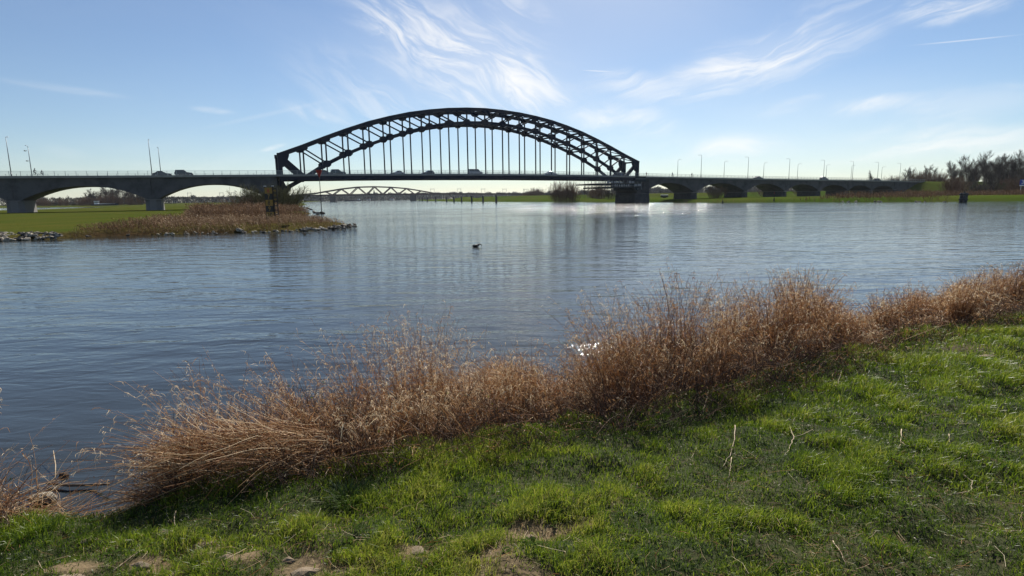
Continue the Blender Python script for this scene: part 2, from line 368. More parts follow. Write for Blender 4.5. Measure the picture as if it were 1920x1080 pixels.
# right bank, dike
RIGHT = [(-250, 1500), (-140, 900), (-105, 718), (-51, 506), (0, 380), (49.7, 277), (62, 240), (82, 198), (98.5, 181), (124, 157), (137, 152), (200, 120), (420, 60), (3000, -100),
         (3000, 2600), (-250, 2600)]
DIKE = [(-60, 720), (40, 520), (110, 430), (200, 395), (330, 380), (480, 420)]
def polyd(X, Y, pts):
    d = np.full(X.shape, 1e18)
    for (ax, ay), (bx, by) in zip(pts[:-1], pts[1:]):
        ex, ey = bx-ax, by-ay; t = np.clip(((X-ax)*ex+(Y-ay)*ey)/(ex*ex+ey*ey), 0, 1)
        d = np.minimum(d, (X-ax-t*ex)**2+(Y-ay-t*ey)**2)
    return np.sqrt(d)
TH = radians(26.9); BX, BY = -69.7, 170.0; BU = Vector((cos(TH), sin(TH), 0)); BN = Vector((-sin(TH), cos(TH), 0)); TW = 8.4
def on_bridge(s, y=0., z=0.): return Vector((BX, BY, 0))+BU*s+BN*y+Vector((0, 0, z))
EMB = [tuple(on_bridge(s, 4.2)[:2]) for s in (334, 480, 900)]
def right_z(X, Y):
    d = sdist(X, Y, RIGHT)
    z = np.minimum(d*.22, .9+.5*np.clip(d/40, 0, 1))
    dk = polyd(X, Y, DIKE); z = z+3.0*np.clip(1-(dk-3)/16, 0, 1)*(d > 0)
    em = polyd(X, Y, EMB); z = np.maximum(z, 8.55-np.clip(em-7, 0, 99)*.42)
    return np.clip(z, -.8, 99)+vnoise(X, Y, 14, 3, 2)*.25*np.clip(d/6, 0, 1)-.02
tag(obj_me('far_bank', grid_mesh('far_bank', np.concatenate([spaced(-260, 520, 2.6), spaced(560, 3000, 80)]), np.concatenate([spaced(-100, 30, 26), spaced(40, 620, 2.6), spaced(650, 2600, 60)]), right_z, M_MEADOW2)), kind='structure')
w = MB(); w.add([(-3450, 1750, .8), (3450, 1750, .8), (3450, 3950, .9), (-3450, 3950, .9)], [(0, 1, 2, 3)])
tag(w.build('far_land', M_MEADOW2), kind='structure')

# near bank, on which the photographer stands
CREST = [(-30, -14, .5), (-9, -1.5, .45), (-5.2, 1.2, .5)]
for px, py, z in [(0, 995, .55), (60, 985, .6), (190, 955, .7), (400, 900, .8), (600, 870, .82), (850, 830, .84), (1000, 800, .84), (1200, 770, .84), (1400, 720, .84), (1600, 660, .84), (1750, 620, .84), (1920, 590, .84)]:
    g = ground_at(px, py, z); CREST.append((g.x, g.y, z))
CREST += [(11.5, 10.6, .84), (18, 14.5, .84), (30, 20, .84), (60, 29, .8), (200, 40, .8)]
NEAR = [c[:2] for c in CREST]+[(200, -60), (-60, -60)]
def crest_info(X, Y):
    """signed distance behind the crest (positive on lawn), height at nearest crest point, arclength"""
    best = np.full(X.shape, 1e18); zc = np.zeros(X.shape); ar = np.zeros(X.shape); acc = 0
    for a, b in zip(CREST[:-1], CREST[1:]):
        ex, ey = b[0]-a[0], b[1]-a[1]; L2 = ex*ex+ey*ey; t = np.clip(((X-a[0])*ex+(Y-a[1])*ey)/L2, 0, 1)
        d = (X-a[0]-t*ex)**2+(Y-a[1]-t*ey)**2; k = d < best
        best = np.where(k, d, best); zc = np.where(k, a[2]+(b[2]-a[2])*t, zc); ar = np.where(k, acc+sqrt(L2)*t, ar); acc += sqrt(L2)
    s = sdist(X, Y, NEAR); return np.sign(s)*np.sqrt(best), zc, ar
ARC = [0]
for a, b in zip(CREST[:-1], CREST[1:]): ARC.append(ARC[-1]+hypot(b[0]-a[0], b[1]-a[1]))
def bank_w(ar):      # horizontal width of the slope down to the water
    return np.interp(ar, [0, ARC[4], ARC[5], ARC[6], ARC[7], ARC[9], 999], [.9, .75, .85, 1.3, 2.0, 2.3, 2.6])
def near_z(X, Y):
    s, zc, ar = crest_info(X, Y); lawn = zc+(.95-zc)*np.clip(s/1.8, 0, 1); lawn = lawn*np.clip(s*50+1, 0, 1)+zc*(1-np.clip(s*50+1, 0, 1))
    w_ = bank_w(ar); t = np.clip(-s/w_, 0, 1.6); slope = zc*(1-t*t*(3-2*np.clip(t, 0, 1))) if False else zc-(zc+.03)*(1-(1-np.clip(t, 0, 1))**1.35)-.35*np.clip(t-1, 0, 1)
    z = np.where(s >= 0, lawn, slope)
    z = z+(vnoise(X, Y, .30, 3, 1)-.5)*.15*np.clip(1+s*.6, .1, 1)+(vnoise(X, Y, 2.3, 2, 3)-.5)*.08*np.clip(1+s, 0, 1)
    return z
SOILP = []
for px, py, rx, ry in ((985, 1000, 75, 18), (770, 1035, 70, 22), (640, 1072, 80, 20), (560, 1060, 60, 22), (120, 1070, 80, 18), (390, 1015, 70, 22), (165, 1012, 45, 12), (270, 1056, 60, 14), (440, 1050, 60, 14), (870, 1062, 60, 14), (1080, 985, 45, 9)):
    g = ground_at(px, py, .9); SOILP.append((g.x, g.y, rx/380*.75, ry/380*1.3))
def soil_mask(X, Y):       # worn patches with little grass: mostly low in the picture, left and centre
    v = vnoise(X, Y, .8, 4, 8); near = np.clip((3.3-np.hypot(X*.55, Y))/1.1, 0, 1)
    p2 = np.exp(-(((X-4.9)/.35)**2+((Y-6.0)/.25)**2)); p3 = np.exp(-(((X-6.3)/.5)**2+((Y-7.1)/.3)**2))
    q = 0
    for cx, cy, rx, ry in SOILP: q = q+np.clip((np.exp(-(((X-cx)/rx)**2+((Y-cy)/ry)**2))*1.1+(vnoise(X, Y, .16, 3, 9)-.5)*1.5-.34)/.30, 0, 1)*(np.hypot((X-cx)/rx, (Y-cy)/ry) < 2)
    return np.clip(np.clip((v-.82+.19*near)/.05, 0, 1)*.8+p2*.5+p3*.6+q, 0, 1)
def bank_tint(X, Y):
    s_, _, _ = crest_info(X, Y); return np.where(s_ > 0, .15+.85*soil_mask(X, Y)+.08*np.clip((vnoise(X, Y, .9, 3, 71)-.44)*7, 0, 1)*np.clip((4.6-Y)/1.6, 0, 1), np.clip(.12+s_*.2, 0, 1))
tag(obj_me('near_bank', grid_mesh('near_bank', spaced(-9, 17, .055), spaced(.3, 16, .055), near_z, M_BANK, zmin=-.3, tintf=bank_tint)), kind='structure')
def near_cut(X, Y):
    z = near_z(X, Y); return np.where((X > -8.7) & (X < 16.7) & (Y > .6) & (Y < 15.7), -1., z-.02)
tag(obj_me('bank_behind', grid_mesh('bank_behind', np.concatenate([spaced(-60, -12, 3), spaced(-11, 22, .33), spaced(25, 200, 3)]), np.concatenate([spaced(-60, -6, 3), spaced(-5, 20, .33), spaced(22, 45, 1)]), near_cut, M_BANK, zmin=-.3)), kind='structure')

# ------------------------------------------------------------------ the arch bridge
M_STEEL = mat('navy_bridge_paint', (.008, .013, .030), .6, spec=.25, noise=(.8, (.018, .02, .028), .5, .75))
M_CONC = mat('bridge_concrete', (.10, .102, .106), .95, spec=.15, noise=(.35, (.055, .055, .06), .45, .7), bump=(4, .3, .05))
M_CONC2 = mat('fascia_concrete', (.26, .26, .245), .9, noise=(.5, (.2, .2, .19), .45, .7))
M_PIER = mat('pier_basalt', (.075, .075, .075), .95, spec=.1, noise=(.7, (.04, .042, .045), .4, .7), bump=(2, .5, .1))
M_PIER2 = mat('pier_concrete', (.15, .145, .138), .9, noise=(.6, (.17, .165, .16), .45, .7), bump=(3, .3, .05))
M_ROAD = mat('bridge_asphalt', (.05, .05, .052), .9, noise=(.5, (.07, .07, .07), .4, .7))
M_RAIL = mat('galvanised_rail', (.34, .36, .37), .45, metallic=.6)
ZS = [-200, -130, -61.6, -29.8, 1.3, 28.5, 57, 85.6, 131, 168, 222, 288, 321, 360, 470, 900]
ZV = [8.2, 8.75, 9.39, 9.75, 10.2, 10.6, 10.8, 10.87, 10.5, 10.0, 9.52, 9.1, 8.75, 8.5, 8.3, 8.3]
_zc = np.convolve(np.pad(np.interp(np.arange(-200, 901, 5), ZS, ZV), 3, 'edge'), np.ones(7)/7, 'valid')
def zd(s): return float(np.interp(s, np.arange(-200, 901, 5), _zc))
bridge = empty('arch_bridge', (BX, BY, 0), TH, 'long road bridge with dark navy steel arch between low grey concrete arches', 'bridge')
Y0, Y1 = -3.3, TW+3.3
def sline(a, b, d=5): return list(spaced(a, b, d))
def deckpart(name, a, b, y0, y1, dz0, dz1, m, par=bridge):
    S = sline(a, b); return MB().strip([(s, zd(s)+dz0) for s in S], [(s, zd(s)+dz1) for s in S], y0, y1).build(name, m, par)
SA, SB = -155, 334
deckpart('roadway', SA, SB, Y0+.35, Y1-.35, -.55, -.10, M_ROAD)
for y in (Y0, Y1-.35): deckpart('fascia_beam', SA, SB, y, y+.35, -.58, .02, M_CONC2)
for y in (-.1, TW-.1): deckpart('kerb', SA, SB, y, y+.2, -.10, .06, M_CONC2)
deckpart('deck_girder', 1.2, 135.2, Y0+.25, Y0+.65, -1.65, -.582, M_STEEL)
deckpart('deck_girder', 1.2, 135.2, Y1-.65, Y1-.25, -1.65, -.582, M_STEEL)
for k in range(21):
    s = 1.9+6.66*k; MB().box(s-.2, s+.2, Y0+.66, Y1-.66, zd(s)-1.6, zd(s)-.56).build('cross_girder', M_STEEL, bridge)
for yy in (1.6, 3.2, 4.8, 6.4): deckpart('stringer', 1.4, 135.0, yy, yy+.25, -1.1, -.56, M_STEEL)
# railings
for y in (Y0+.12, Y1-.12):
    mb = MB()
    for h in (1.12, .80, .48, .2):
        for a, b in zip(sline(SA, SB)[:-1], sline(SA, SB)[1:]): mb.bar((a, y, zd(a)+h), (b, y, zd(b)+h), .055 if h < 1 else .08)
    r = mb.build('railing', M_RAIL, bridge)
    mb = MB()
    for s in np.arange(SA+.5, SB, 2.2): mb.box(s-.04, s+.04, y-.04, y+.04, zd(s)-.05, zd(s)+1.15)
    tag(mb.build('railing_posts', M_RAIL, r), kind='stuff')
# steel arches
TOP = [16.6, 19.15, 21.9, 24.5, 26.85, 28.75, 30.35, 31.5, 32.35, 32.85, 33.05]; TOP = TOP+TOP[-2::-1]
BOT = [5.5, 9.25, 13.5, 16.9, 19.75, 22.2, 24.3, 26.05, 27.25, 27.95, 28.2]; BOT = BOT+BOT[-2::-1]
TOP = [t-.5 for t in TOP]; NS = [1.9+6.66*k for k in range(21)]
def octplate(mb, s, z, w, h, y, th=1.0, c=.35):
    p = [(s-w, z-h*c), (s-w*c*1.3, z-h), (s+w*c*1.3, z-h), (s+w, z-h*c), (s+w, z+h*c), (s+w*c*1.3, z+h), (s-w*c*1.3, z+h), (s-w, z+h*c)]
    return mb.prism(p, y-th/2, y+th/2)
for y in (0, TW):
    mb = MB(); 
    for k in range(20): mb.bar((NS[k], y, TOP[k]), (NS[k+1], y, TOP[k+1]), .8, 1.05)
    mb.box(NS[0]-.75, NS[0]+.5, y-.42, y+.42, TOP[0]-.6, TOP[0]+.45); mb.box(NS[20]-.5, NS[20]+.75, y-.42, y+.42, TOP[20]-.6, TOP[20]+.45)
    tr = mb.build('arch_truss', M_STEEL, bridge)
    mb = MB()
    for k in range(20): mb.bar((NS[k], y, BOT[k]), (NS[k+1], y, BOT[k+1]), .82, .95)
    mb.build('bottom_chord', M_STEEL, tr)
    for k in (0, 20):
        MB().bar((NS[k], y, 4.6), (NS[k], y, TOP[k]-.5), 1.15, .9).build('end_post', M_STEEL, tr)
        j = 1 if k == 0 else 19
        MB().bar((NS[k], y, TOP[k]-.3), (NS[j], y, BOT[j]+.3), .84, 1.25).build('end_diagonal', M_STEEL, tr)
        sg = 1 if k == 0 else -1
        MB().prism([(NS[k]-.6*sg, TOP[k]+.2), (NS[k]+2.6*sg, TOP[k]+1.0), (NS[k]+2.6*sg, TOP[k]-.3), (NS[k]+1.9*sg, TOP[k]-2.2), (NS[k]+.9*sg, TOP[k]-3.6), (NS[k]-.6*sg, TOP[k]-3.8)], y-.5, y+.5).build('gusset_plate', M_STEEL, tr)
        MB().prism([(NS[k]-.7*sg, 4.4), (NS[k]+.9*sg, 4.4), (NS[k]+2.6*sg, 6.3), (NS[k]+1.2*sg, 6.9), (NS[k]+.6*sg, 8.2), (NS[k]-.6*sg, 8.2)], y-.5, y+.5).build('bearing_shoe', M_STEEL, tr)
    for k in range(1, 20):
        MB().bar((NS[k], y, BOT[k]), (NS[k], y, TOP[k]), .42, .36).build('post', M_STEEL, tr)
        octplate(MB(), NS[k], BOT[k]+(.1), 1.25, 1.0, y).build('gusset_plate', M_STEEL, tr)
        octplate(MB(), NS[k], TOP[k]-.45, 1.35, .8, y, .9).build('gusset_plate', M_STEEL, tr)
        if 2 <= k <= 18: MB().bar((NS[k], y, zd(NS[k])-.5), (NS[k], y, BOT[k]-.4), .36, .30).build('hanger', M_STEEL, tr)
        if k < 10 and k+1 <= 10: MB().bar((NS[k], y, TOP[k]-.5), (NS[k+1], y, BOT[k+1]+.4), .40, .38).build('diagonal', M_STEEL, tr)
        if k > 10: MB().bar((NS[k], y, TOP[k]-.5), (NS[k-1], y, BOT[k-1]+.4), .40, .38).build('diagonal', M_STEEL, tr)
# wind bracing between the two arches
for k in range(21):
    MB().box(NS[k]-.28, NS[k]+.28, .41, TW-.41, TOP[k]-.25, TOP[k]+.3).build('wind_brace', M_STEEL, bridge)
    if 4 <= k <= 16: MB().box(NS[k]-.25, NS[k]+.25, .42, TW-.42, BOT[k]-.25, BOT[k]+.25).build('wind_brace', M_STEEL, bridge)
for k in range(20):
    a, b = (k, k+1)
    mb = MB(); mid = ((NS[a]+NS[b])/2, TW/2, (TOP[a]+TOP[b])/2)
    for p, q in (((NS[a], .4, TOP[a]), mid), ((NS[a], TW-.4, TOP[a]), mid), (mid, (NS[b], .4, TOP[b])), (mid, (NS[b], TW-.4, TOP[b]))): mb.bar(p, q, .26, .3)
    mb.build('cross_brace', M_STEEL, bridge)
    if 4 <= k <= 15:
        mb = MB(); mid = ((NS[a]+NS[b])/2, TW/2, (BOT[a]+BOT[b])/2)
        for p, q in (((NS[a], .4, BOT[a]), mid), ((NS[a], TW-.4, BOT[a]), mid), (mid, (NS[b], .4, BOT[b])), (mid, (NS[b], TW-.4, BOT[b]))): mb.bar(p, q, .24, .28)
        mb.build('cross_brace', M_STEEL, bridge)
# concrete arch spans
def arch_span(a, b, crown, spring, pa=.6, pb=.6):
    """a, b: pier centres (or end face)"""
    l, r = a+pa, b-pb; n = 26
    S = [a+.012]+[l+(r-l)*(.5-.5*cos(pi*i/n)) for i in range(n+1)]+[b-.012]
    def soffit(s):
        t = (s-(l+r)/2)/((r-l)/2); t = max(-1, min(1, t)); return spring+(crown-spring)*(1-abs(t)**2.15)
    lo = [(s, soffit(s) if l <= s <= r else spring) for s in S]; hi = [(s, zd(s)-.582) for s in S]
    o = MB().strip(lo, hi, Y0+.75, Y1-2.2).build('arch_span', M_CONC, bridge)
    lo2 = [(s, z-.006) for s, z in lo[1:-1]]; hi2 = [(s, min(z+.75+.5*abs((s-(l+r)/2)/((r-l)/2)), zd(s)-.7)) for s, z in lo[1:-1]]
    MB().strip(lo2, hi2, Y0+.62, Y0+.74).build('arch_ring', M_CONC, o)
    for e in ((a, b)):
        e2 = e+(.3 if e == a else -.3); MB().box(e2-.2, e2+.2, Y0+.66, Y0+.748, spring+.3, zd(e2)-.6).build('pilaster', M_CONC, o)
    return o
LP = [-90.5, -59.8, -30.9]
for a, b, cr, pb in ((-121, -90.5, 6.5, 1.2), (-90.5, -59.8, 6.75, 1.2), (-59.8, -30.9, 6.98, 1.2), (-30.9, .4, 7.5, 2.0)):
    arch_span(a, b, cr, 3.5, 1.2, pb)
arch_span(-151, -121, 6.3, 3.5, 1.2, 1.2)
RP = [163.9, 194.3, 220.4, 244.9, 267.2, 287.1]
prev = 135.6
for i, s in enumerate(RP+[306.5]):
    sp = 3.9+.08*i; arch_span(prev, s, [7.85, 7.72, 7.5, 7.22, 6.9, 6.65, 6.5][i], sp, .9 if i == 0 else .45, .45 if i < 6 else .5); prev = s
deckpart('abutment_wall', 306.52, 334, Y0+.44, Y1-.44, -8, -.59, M_CONC)
def pier(s, z0, z1, half, y0=Y0+.5, y1=Y1-3.0, m=M_PIER2):
    mb = MB(); h2 = half*1.08
    vs = []
    for z, h, e in ((z0, h2, .25), (z1-.25, half, 0)):
        vs += [(s-h, y0-e+.8, z), (s-h*.4, y0-e, z), (s+h*.4, y0-e, z), (s+h, y0-e+.8, z), (s+h, y1+e-.8, z), (s+h*.4, y1+e, z), (s-h*.4, y1+e, z), (s-h, y1+e-.8, z)]
    mb.add(vs, [tuple(range(7, -1, -1)), tuple(range(8, 16))]+[(i, (i+1) % 8, 8+(i+1) % 8, 8+i) for i in range(8)])
    o = mb.build('pier', m, bridge)
    MB().box(s-half*1.07, s+half*1.07, y0-.12, y1+.12, z1-.248, z1-.005).build('pier_cap', M_PIER2, o); return o
for s in LP+[-121, -151]: pier(s, -.3, 3.5, 1.7)
for i, s in enumerate(RP+[306.5]): pier(s, -.3, 3.9+.08*max(0, i-.1), 1.75, m=M_PIER)
# main river piers
def river_pier(s, sgn):
    mb = MB(); y0, y1 = Y0+.2, Y1-.2
    def oct_(z, hx, ya, yb, c): return [(s-hx, ya+c, z), (s-hx+c, ya, z), (s+hx-c, ya, z), (s+hx, ya+c, z), (s+hx, yb-c, z), (s+hx-c, yb, z), (s-hx+c, yb, z), (s-hx, yb-c, z)]
    vs = oct_(-2, 3.9, y0-.9, y1+.9, 1.6)+oct_(3.5, 3.6, y0-.6, y1+.6, 1.6)+oct_(3.9, 3.4, y0-.4, y1+.4, 1.6)
    mb.add(vs, [tuple(range(7, -1, -1)), tuple(range(16, 24))]+[(j*8+i, j*8+(i+1) % 8, j*8+8+(i+1) % 8, j*8+8+i) for j in (0, 1) for i in range(8)])
    o = mb.build('river_pier', M_PIER, bridge)
    return o
rp = river_pier(136.2, 1)
MB().box(133.2, 139.2, Y0+.5, Y1-.5, 3.895, 5.0).build('pier_shaft', M_PIER, rp)
MB().box(136.1, 139.0, Y0+.42, Y1-.42, 4.99, 9.2).build('pier_wall', M_PIER, rp)
lp = river_pier(.6, -1)
MB().box(-2.0, 3.4, Y0+.5, Y1-.5, 3.895, 4.6).build('pier_shaft', M_PIER, lp)
for y in (0, TW):
    MB().box(134.4, 135.9, y-.6, y+.6, 4.98, 5.3).build('bearing', M_STEEL, rp)

# scaffold under the right end of the arch
M_SCAF = mat('scaffold_tube', (.30, .31, .32), .5, metallic=.5)
M_SHEET = mat('scaffold_sheeting', (.6, .6, .6), .7, noise=(1.5, (.4, .42, .43), .4, .7), transl=.5)
M_DARKNET = mat('dark_netting', (.010, .022, .028), .8)
M_PLANK = mat('scaffold_plank', (.25, .19, .12), .9)
scf = empty('scaffold', on_bridge(128, 0, 0), TH, 'tube scaffold hanging under the right end of the steel arch with sheeted bays', 'scaffold')
for y in (-2.9, 0, 3.2, 6.4, TW+2.9):
    for s in np.arange(-10.5, 7.1, 1.75):
        MB().box(s-.07, s+.07, y-.07, y+.07, 6.0 if s < 4 else 5.2, 8.9).build('upright', M_SCAF, scf)
for zl, a, b in ((7.55, -14.5, 6.6), (6.25, -11.0, 5.6)):
    for y in (-2.95, 1.5, 6.0, TW+2.95):
        MB().box(a, b, y-.08, y+.08, zl-.42, zl+.02).build('ledger', M_DARKNET, scf)
    for j in range(int((b-a)/3)):
        MB().box(a+j*3+.03, a+j*3+2.97, -2.8, TW+2.8, zl+.03, zl+.09).build('platform_board', M_PLANK, scf)
    for h in (.5, 1.0):
        for y in (-2.98, TW+2.98): MB().box(a, b, y-.03, y+.03, zl+h-.03, zl+h+.03).build('guard_rail', M_SCAF, scf)
for s, w_, z0, h in ((-9.8, 1.2, 7.7, .95), (-8.2, 1.0, 7.75, .7), (-6.6, 1.3, 7.7, .8), (-4.9, 1.0, 7.7, .75), (-3.6, 1.1, 7.7, .55), (.6, 1.1, 7.7, .95), (2.0, 1.2, 7.7, .8), (3.5, 1.2, 6.5, .9),
                   (-6.2, .5, 6.45, .8), (-5.2, .4, 6.4, .85), (-4.2, .5, 6.45, .7), (-3.0, .6, 6.4, .8), (-1.9, .5, 6.45, .85), (-.9, .5, 6.4, .7), (.3, .6, 6.45, .85), (5.0, 1.6, 6.6, .9)):
    MB().box(s, s+w_, -3.05, -3.01, z0, z0+h).build('sheet_panel', M_SHEET, scf)
MB().box(3.9, 7.2, -2.6, TW+2.6, 4.98, 8.55).build('netting_enclosure', M_DARKNET, scf)
MB().box(1.9, 3.88, -2.2, TW+2.2, 6.6, 8.4).build('netting_enclosure', M_DARKNET, scf)
MB().box(3.4, 8.6, Y0-.25, Y0-.2, 8.2, 10.4).build('blue_net', M_DARKNET, scf)
MB().box(3.4, 8.6, Y0-.3, Y0-.26, 9.3, 9.42).build('guard_rail', M_SCAF, scf)

# ------------------------------------------------------------------ lamps on the bridge
M_POLE = mat('lamp_pole_grey', (.16, .17, .18), .5, metallic=.5)
M_HEAD = mat('lamp_head', (.45, .46, .47), .4)
def make_lamp(h, arms, arm_len=1.6):
    """arm along local +y"""
    mb = MB().tube([(0, 0, -.1), (0, 0, h*.5), (0, 0, h-.25)], [.11, .085, .055], 8)
    pole = ('pole', mb.mesh('pole', M_POLE, True)); out = [pole, ('base_sleeve', MB().tube([(0, 0, -.1), (0, 0, .9)], .15, 8).mesh('base_sleeve', M_POLE, True))]
    for a in arms:
        pts = [(0, 0, h-.3), (0, a*.12, h-.08), (0, a*.4, h), (0, a*(arm_len-.5), h+.08)]
        out.append(('arm', MB().tube(pts, [.055, .05, .045, .04], 6).mesh('arm', M_POLE, True)))
        hb = MB(); y0 = a*(arm_len-.55); y1 = a*(arm_len+.35)
        hb.add([(-.13, y0, h+.02), (.13, y0, h+.02), (.16, y1, h+.03), (-.16, y1, h+.03), (-.09, y0, h+.14), (.09, y0, h+.14), (.08, y1, h+.12), (-.08, y1, h+.12)],
               [(0, 1, 2, 3), (7, 6, 5, 4), (0, 4, 5, 1), (1, 5, 6, 2), (2, 6, 7, 3), (3, 7, 4, 0)])
        out.append(('lamp_head', hb.mesh('lamp_head', M_HEAD)))
    return out
LAMP1, LAMP2 = make_lamp(9.4, (1,)), make_lamp(8.3, (1,))
def lamp(parts, s, y, flip, label, group):
    z = zd(s)-.08
    e = empty('street_lamp', on_bridge(s, y, z), TH+(pi if flip else 0), label, 'street lamp', group)
    for n, me in parts: obj_me(n, me, e)
ords = ['first', 'second', 'third', 'fourth', 'fifth', 'sixth', 'seventh', 'eighth', 'ninth']
for (s, lab) in ((-59.6, 'tall thin lamp post on the near edge, farthest left on the bridge'), (-30.4, 'tall thin near edge lamp post over the left viaduct pier beside two dark cars')):
    lamp(LAMP1, s, -2.75, False, lab, 'lamp posts along the near edge of the bridge')
for (s, lab) in ((-58.8, 'lamp post on the far edge beside the cyclists at the left end'), (-29.4, 'lamp post on the far edge behind the small dark sedan')):
    lamp(LAMP2, s, TW+2.75, True, lab, 'lamp posts along the far edge of the bridge')
for i, s in enumerate((166.9, 195.0, 222.2, 247.2, 269.8, 290.8, 310.5)):
    lamp(LAMP1, s, -2.75, False, 'near edge lamp post with arm to the left, %s one right of the steel arch' % ords[i], 'lamp posts along the near edge of the bridge')
for i, s in enumerate((166.9, 195.4, 222.0, 246.8, 269.4, 290.5, 318.0)):
    lamp(LAMP2, s, TW+2.75, True, 'far edge lamp post with arm to the right, %s one right of the steel arch' % ords[i], 'lamp posts along the far edge of the bridge')
def road_lamp(px, base, s, lab):
    e = empty('street_lamp', on_bridge(s, TW+2.9, 8.5), TH+pi, lab, 'street lamp', 'lamp posts along the embankment road')
    for n, me in LAMP1: obj_me(n, me, e)
road_lamp(0, 0, 345, 'lamp post on the embankment between the bare trees, nearer the bridge end'); road_lamp(0, 0, 372, 'lamp post on the embankment just left of the big grove')

# ------------------------------------------------------------------ vehicles and cyclists on the bridge
M_GLASS = mat('car_glass', (.02, .025, .03), .05, spec=.8)
M_TYRE = mat('tyre_rubber', (.015, .015, .015), .9)
M_RIM = mat('wheel_rim', (.4, .4, .42), .3, metallic=.8)
M_LIGHT = mat('headlight_glass', (.7, .7, .68), .15); M_TAIL = mat('tail_light', (.4, .02, .02), .2)
PAINT = {n: mat('paint_'+n, c, .3, coat=.6) for n, c in dict(black=(.01, .01, .012), grey=(.09, .09, .1), silver=(.35, .36, .38), white=(.7, .7, .7), blue=(.03, .06, .16), red=(.25, .03, .03), green=(.03, .05, .04)).items()}
PROF = {   # lower body line and cabin, x from rear (0) to front, z
 'sedan': dict(L=4.6, low=[(0, .45), (.05, .85), (.7, .98), (3.2, .92), (4.35, .72), (4.6, .5), (4.55, .3), (.1, .3)], cab=[(.55, .95), (1.25, 1.40), (2.3, 1.45), (3.3, .90)]),
 'hatch': dict(L=4.3, low=[(0, .5), (0, .95), (.3, 1.0), (3.0, .98), (4.1, .78), (4.3, .5), (4.25, .3), (.1, .3)], cab=[(.12, .98), (.45, 1.48), (2.1, 1.56), (3.15, .95)]),
 'suv': dict(L=4.6, low=[(0, .5), (0, 1.05), (.2, 1.1), (3.1, 1.08), (4.3, .95), (4.6, .6), (4.55, .38), (.05, .38)], cab=[(.08, 1.08), (.3, 1.70), (2.4, 1.75), (3.3, 1.05)]),
 'van': dict(L=5.1, low=[(0, .5), (0, 1.15), (.1, 1.2), (4.0, 1.15), (4.9, .95), (5.1, .6), (5.05, .38), (.05, .38)], cab=[(.03, 1.18), (.1, 1.95), (3.4, 1.97), (4.3, 1.12)]),
}
def make_car(s, y, kind, paint, label, flip=False, group='cars crossing the bridge'):
    P = PROF[kind]; L = P['L']; W = .88
    e = empty('parked_car' if False else ('van' if kind == 'van' else 'car'), on_bridge(s, y, zd(s)-.10), TH+(pi if flip else 0), label, 'van' if kind == 'van' else 'car', group)
    def prof(mb, pts, w0, w1, zsplit):
        n = len(pts); vs = []
        for sg in (-1, 1): vs += [(x-L/2, sg*(w1 if z > zsplit else w0), z) for x, z in pts]
        mb.add(vs, [tuple(range(n)), tuple(range(2*n-1, n-1, -1))]+[(i, i+n, (i+1) % n+n, (i+1) % n) for i in range(n)]); return mb
    body = prof(MB(), P['low'], W, W*.97, .7)
    c = P['cab']; cb = [(c[0][0]+.05, c[0][1]-.06)]+[c[1], c[2]]+[(c[3][0]-.05, c[3][1]-.06)]
    roof = [(c[1][0]-.12, c[1][1]-.09), (c[1][0]+.05, c[1][1]+.01), (c[2][0]-.05, c[2][1]+.01), (c[2][0]+.16, c[2][1]-.09)]
    prof(body, roof, W*.83, W*.8, 9)
    for px_ in (c[0][0]+.08, (c[1][0]+c[2][0])/2+.1, c[3][0]-.12):
        tx = {0: c[1][0]-.02, 1: (c[1][0]+c[2][0])/2+.08, 2: c[2][0]+.02}[[c[0][0]+.08, (c[1][0]+c[2][0])/2+.1, c[3][0]-.12].index(px_)]
        for sg in (-1, 1): body.bar((px_-L/2, sg*W*.93, c[0][1]-.05), (tx-L/2, sg*W*.815, c[1][1]-.04), .09, .06)
    body.build('body', PAINT[paint], e, bevel=.03)
    prof(MB(), cb, W*.92, W*.80, 1.25).build('windows', M_GLASS, e)
    for x in (.85, L-.85):
        for sg in (-1, 1):
            wh = MB().tube([(x-L/2, sg*(W-.17), .32), (x-L/2, sg*(W+.02), .32)], .32, 14).build('wheel', M_TYRE, e)
            MB().tube([(x-L/2, sg*(W+.015), .32), (x-L/2, sg*(W+.03), .32)], .2, 10).build('rim', M_RIM, wh)
    for sg in (-1, 1):
        MB().box(L/2-.24, L/2-.02, sg*.62-.16, sg*.62+.16, .6, .72).build('headlight', M_LIGHT, e)
        MB().box(-L/2-.02, -L/2+.06, sg*.7-.12, sg*.7+.12, .72, .92).build('tail_light', M_TAIL, e)
        MB().box(c[3][0]-L/2-.45, c[3][0]-L/2-.3, sg*(W+.03)-.08, sg*(W+.03)+.08, c[0][1]-.02, c[0][1]+.12).build('mirror', PAINT[paint], e)
    return e
def s_at(px, py, y):      # position along the bridge seen at a pixel column
    d = ray(px, py); o = Vector((BX, BY, 0))+BN*y; t = BN.dot(o-Vector((0, 0, CAM_H)))/BN.dot(d)
    return BU.dot(Vector((0, 0, CAM_H))+d*t-o)
make_car(s_at(304, 325, 2.2), 2.2, 'sedan', 'black', 'low dark sedan over the left viaduct between the lamp posts and the dark hatchback')
make_car(s_at(345, 325, 2.2), 2.2, 'suv', 'black', 'dark boxy car alone over the second left viaduct arch, right of the low sedan')
make_car(s_at(609, 323, 2.2), 2.2, 'hatch', 'grey', 'grey car half hidden behind the red beacon top at the left foot of the arch')
make_car(s_at(634, 323, 2.2), 2.2, 'suv', 'green', 'dark long roofed car just right of the red beacon top')
make_car(s_at(745, 323, 5.8), 5.8, 'sedan', 'silver', 'pale grey low car under the left half of the arch', True)
make_car(s_at(802, 323, 5.8), 5.8, 'hatch', 'black', 'small rounded black car left of the arch middle', True)
make_car(s_at(891, 323, 2.2), 2.2, 'van', 'silver', 'light silver van below the middle of the arch')
